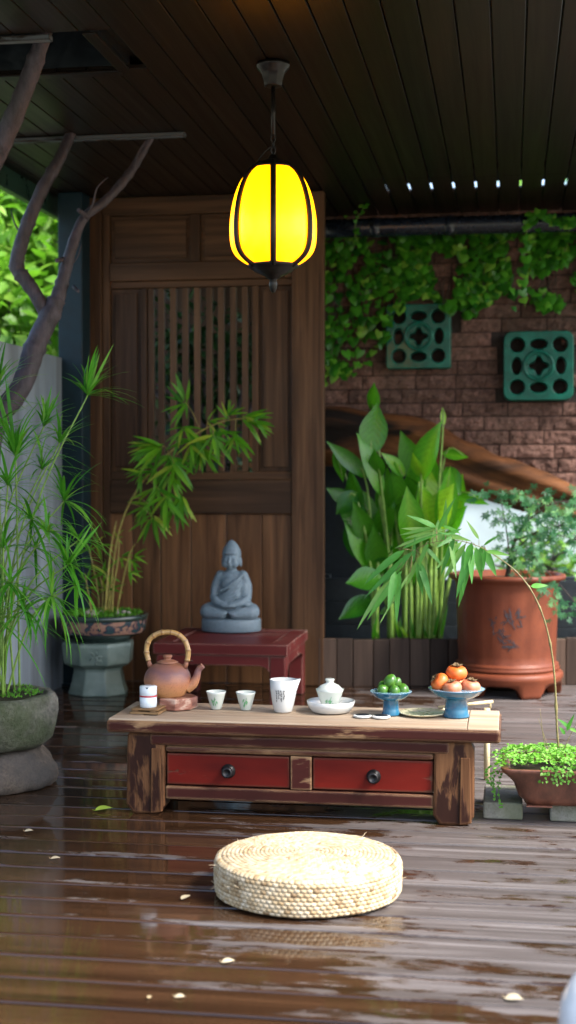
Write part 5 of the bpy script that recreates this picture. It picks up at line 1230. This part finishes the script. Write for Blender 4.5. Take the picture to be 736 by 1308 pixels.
# ------------------------------------------------------------------ forked tree growing through the porch
t = thing('forked_tree', 'bare purplish forked tree trunk reaching up to the ceiling', 'tree', V((-2.14, 5.3, 0)))
mb = MB()
def limb(pts, rad, nm='limb', wob=.05):
    m = MB(); pp = smooth_path(pts, 9); q = [r * .88 * (1 + .1 * mnoise.noise((i * .35, rad[0] * 90, 2)) + (.16 if random.random() < .06 else 0)) for i, r in enumerate(radii(rad, len(pp)))]; m.tube(pp, q, 16, wob=wob); return obj(nm, m, M['bark'], t)
fork = P(66, 398, 5.75)
limb([V((-2.14, 5.3, -.06)), V((-2.15, 5.35, .5)), V((-2.13, 5.5, 1.0)), P(-6, 545, 5.62), P(28, 492, 5.68), P(46, 440, 5.72), fork, P(72, 382, 5.76)], [.07, .062, .055, .05, .05, .052, .047, .043], 'trunk')
limb([P(60, 412, 5.75), P(52, 388, 5.74), P(36, 362, 5.73), P(22, 342, 5.73), P(25, 318, 5.73), P(36, 284, 5.74), P(55, 240, 5.77), P(75, 205, 5.8), P(88, 176, 5.84), P(94, 160, 5.86)], [.03, .033, .034, .036, .033, .032, .031, .028, .025, .024])
limb([P(68, 400, 5.76), P(78, 366, 5.78), P(90, 322, 5.8), P(106, 280, 5.84), P(135, 256, 5.88), P(165, 222, 5.93), P(186, 188, 5.97), P(196, 170, 5.98)], [.04, .032, .027, .024, .022, .021, .018, .015])
limb([V((-2.14, 5.36, .6)), V((-2.2, 5.2, 1.2)), V((-2.05, 4.9, 1.85)), P(-8, 205, 4.75), P(18, 148, 4.72), P(40, 92, 4.7), P(56, 45, 4.68), P(70, 5, 4.68)], [.05, .045, .042, .04, .038, .035, .03, .026])
for pts, r in (([(104, 283), (118, 262), (124, 240), (138, 226)], .006), ([(30, 300), (20, 288), (14, 268)], .006), ([(172, 212), (176, 196), (186, 180)], .005), ([(84, 345), (98, 330), (104, 312)], .004)):
    m = MB(); pp = smooth_path([P(x, y, 5.83) for x, y in pts], 4); m.tube(pp, radii([r, r * .7, r * .35], len(pp)), 7, wob=.1); obj('twig', m, M['bark'], t)
for a, b, r in (((112, 277), (100, 268), .012), ((86, 330), (72, 333), .012), ((26, 338), (13, 340), .014), ((94, 366), (100, 372), .008)):
    m = MB(); m.tube([P(*a, 5.8), P(*b, 5.74)], [r, r * .75], 8); obj('twig_stub', m, M['bark'], t)

# ------------------------------------------------------------------ things lying on the deck
FLV = [(133, 1035, 24, 'yellow green curled leaf lying beside the left table leg', 'leaf_yel', 20), (37, 1062, 12, 'small pale dry leaf before the stone base', 'leaf_dry', 5), (71, 1097, 13, 'small pale dry leaf on the wet boards far from the cushion', 'leaf_dry', 10), (238, 1147, 17, 'round pale dry leaf lying beside the straw cushion', 'leaf_dry', 60), (292, 1229, 18, 'pointed pale dry leaf in front of the straw cushion', 'leaf_dry', 15), (230, 1274, 15, 'oval tan dry leaf nearest the front edge of the deck', 'leaf_dry', -5), (191, 1274, 9, 'tiny dry leaf crumb beside the oval tan leaf', 'leaf_dry', 80), (657, 1277, 26, 'curled pale dry leaf close to the white jar', 'leaf_dry', -20)]
for px, py, w, lab, mt, ang in FLV:
    p = FL(px, py, .004); L = w / FPX * (p - CAM).dot(FW); d = V((math.cos(R(ang)), math.sin(R(ang)) , 0)); mb = MB()
    mb.leaf(p - d * L / 2, p + d * L / 2 + V((0, 0, L * .1)), L * .62, V((random.uniform(-.3, .3), -.2, 1)), .1, 8, .22, 'ovate', random.random())
    mb.tube([p - d * L * .5, p - d * L * .62 + V((0, 0, .004))], [.001, .0007], 5, .3)
    obj('fallen_leaf', mb, M[mt], label=lab, cat='leaf', group='fallen leaves on the deck')
vc = V((P(801, 1300, 2.5).x, 2.50, .002)); vr = .119
mb = MB(); mb.lathe([(0, 0), (.06, 0), (.07, .004), (.098, .04), (.115, .09), (vr, .13), (.113, .175), (.095, .21), (.07, .232), (.05, .238), (.048, .25), (.056, .258), (.05, .26), (.042, .25), (.04, .235), (0, .23)], vc, n=64); obj('glazed_jar', mb, glaze('white_jar_glaze', (.8, .81, .8), None, .15), label='round white glazed jar standing alone nearest the front of the deck', cat='jar')

# ------------------------------------------------------------------ light, sky, camera
sd = V((.80, -.30, 0)).normalized(); EL = R(50); SUN = V((sd.x * math.cos(EL), sd.y * math.cos(EL), math.sin(EL)))
w = bpy.data.worlds.new('World'); scene.world = w; w.use_nodes = True; nt = w.node_tree
sky = nt.nodes.new('ShaderNodeTexSky'); sky.sky_type = 'NISHITA'; sky.sun_disc = False; sky.sun_elevation = EL; sky.sun_rotation = math.atan2(SUN.x, SUN.y)
sky.air_density = 1.0; sky.dust_density = 3.0; sky.ozone_density = 1.0
nt.links.new(sky.outputs[0], nt.nodes['Background'].inputs[0]); nt.nodes['Background'].inputs[1].default_value = .15
ld = bpy.data.lights.new('sun', 'SUN'); ld.energy = 2.7; ld.angle = R(20); ld.color = (1, .97, .92)
lo = bpy.data.objects.new('sun', ld); C.objects.link(lo); lo.rotation_euler = SUN.to_track_quat('Z', 'Y').to_euler(); lo.location = (4, -2, 6)
LAMP.inputs['Emission Strength'].default_value = .22
bl = bpy.data.lights.new('lantern_bulb', 'POINT'); bl.energy = 1.6; bl.color = (1, .72, .35); bl.shadow_soft_size = .035
bo = bpy.data.objects.new('lantern_bulb', bl); C.objects.link(bo); bo.location = lc + V((0, 0, .02))
cd_ = bpy.data.cameras.new('camera'); co = bpy.data.objects.new('camera', cd_); C.objects.link(co); scene.camera = co
co.matrix_world = Matrix.Translation(CAM) @ Matrix((RT, UP, -FW)).transposed().to_4x4()
cd_.sensor_fit = 'HORIZONTAL'; cd_.sensor_width = 36; cd_.lens = FPX / 736 * 36; cd_.clip_end = 400; cd_.clip_start = .05
cd_.dof.use_dof = True; cd_.dof.focus_distance = 4.5; cd_.dof.aperture_fstop = 4.5
vs_ = scene.view_settings; vs_.view_transform = 'Standard'; vs_.look = 'None'; vs_.exposure = 1.95; vs_.gamma = 1
scene.cycles.max_bounces = 8; scene.cycles.diffuse_bounces = 4; scene.cycles.glossy_bounces = 3; scene.cycles.transmission_bounces = 3
scene.cycles.use_denoising = True; scene.cycles.sample_clamp_indirect = 6
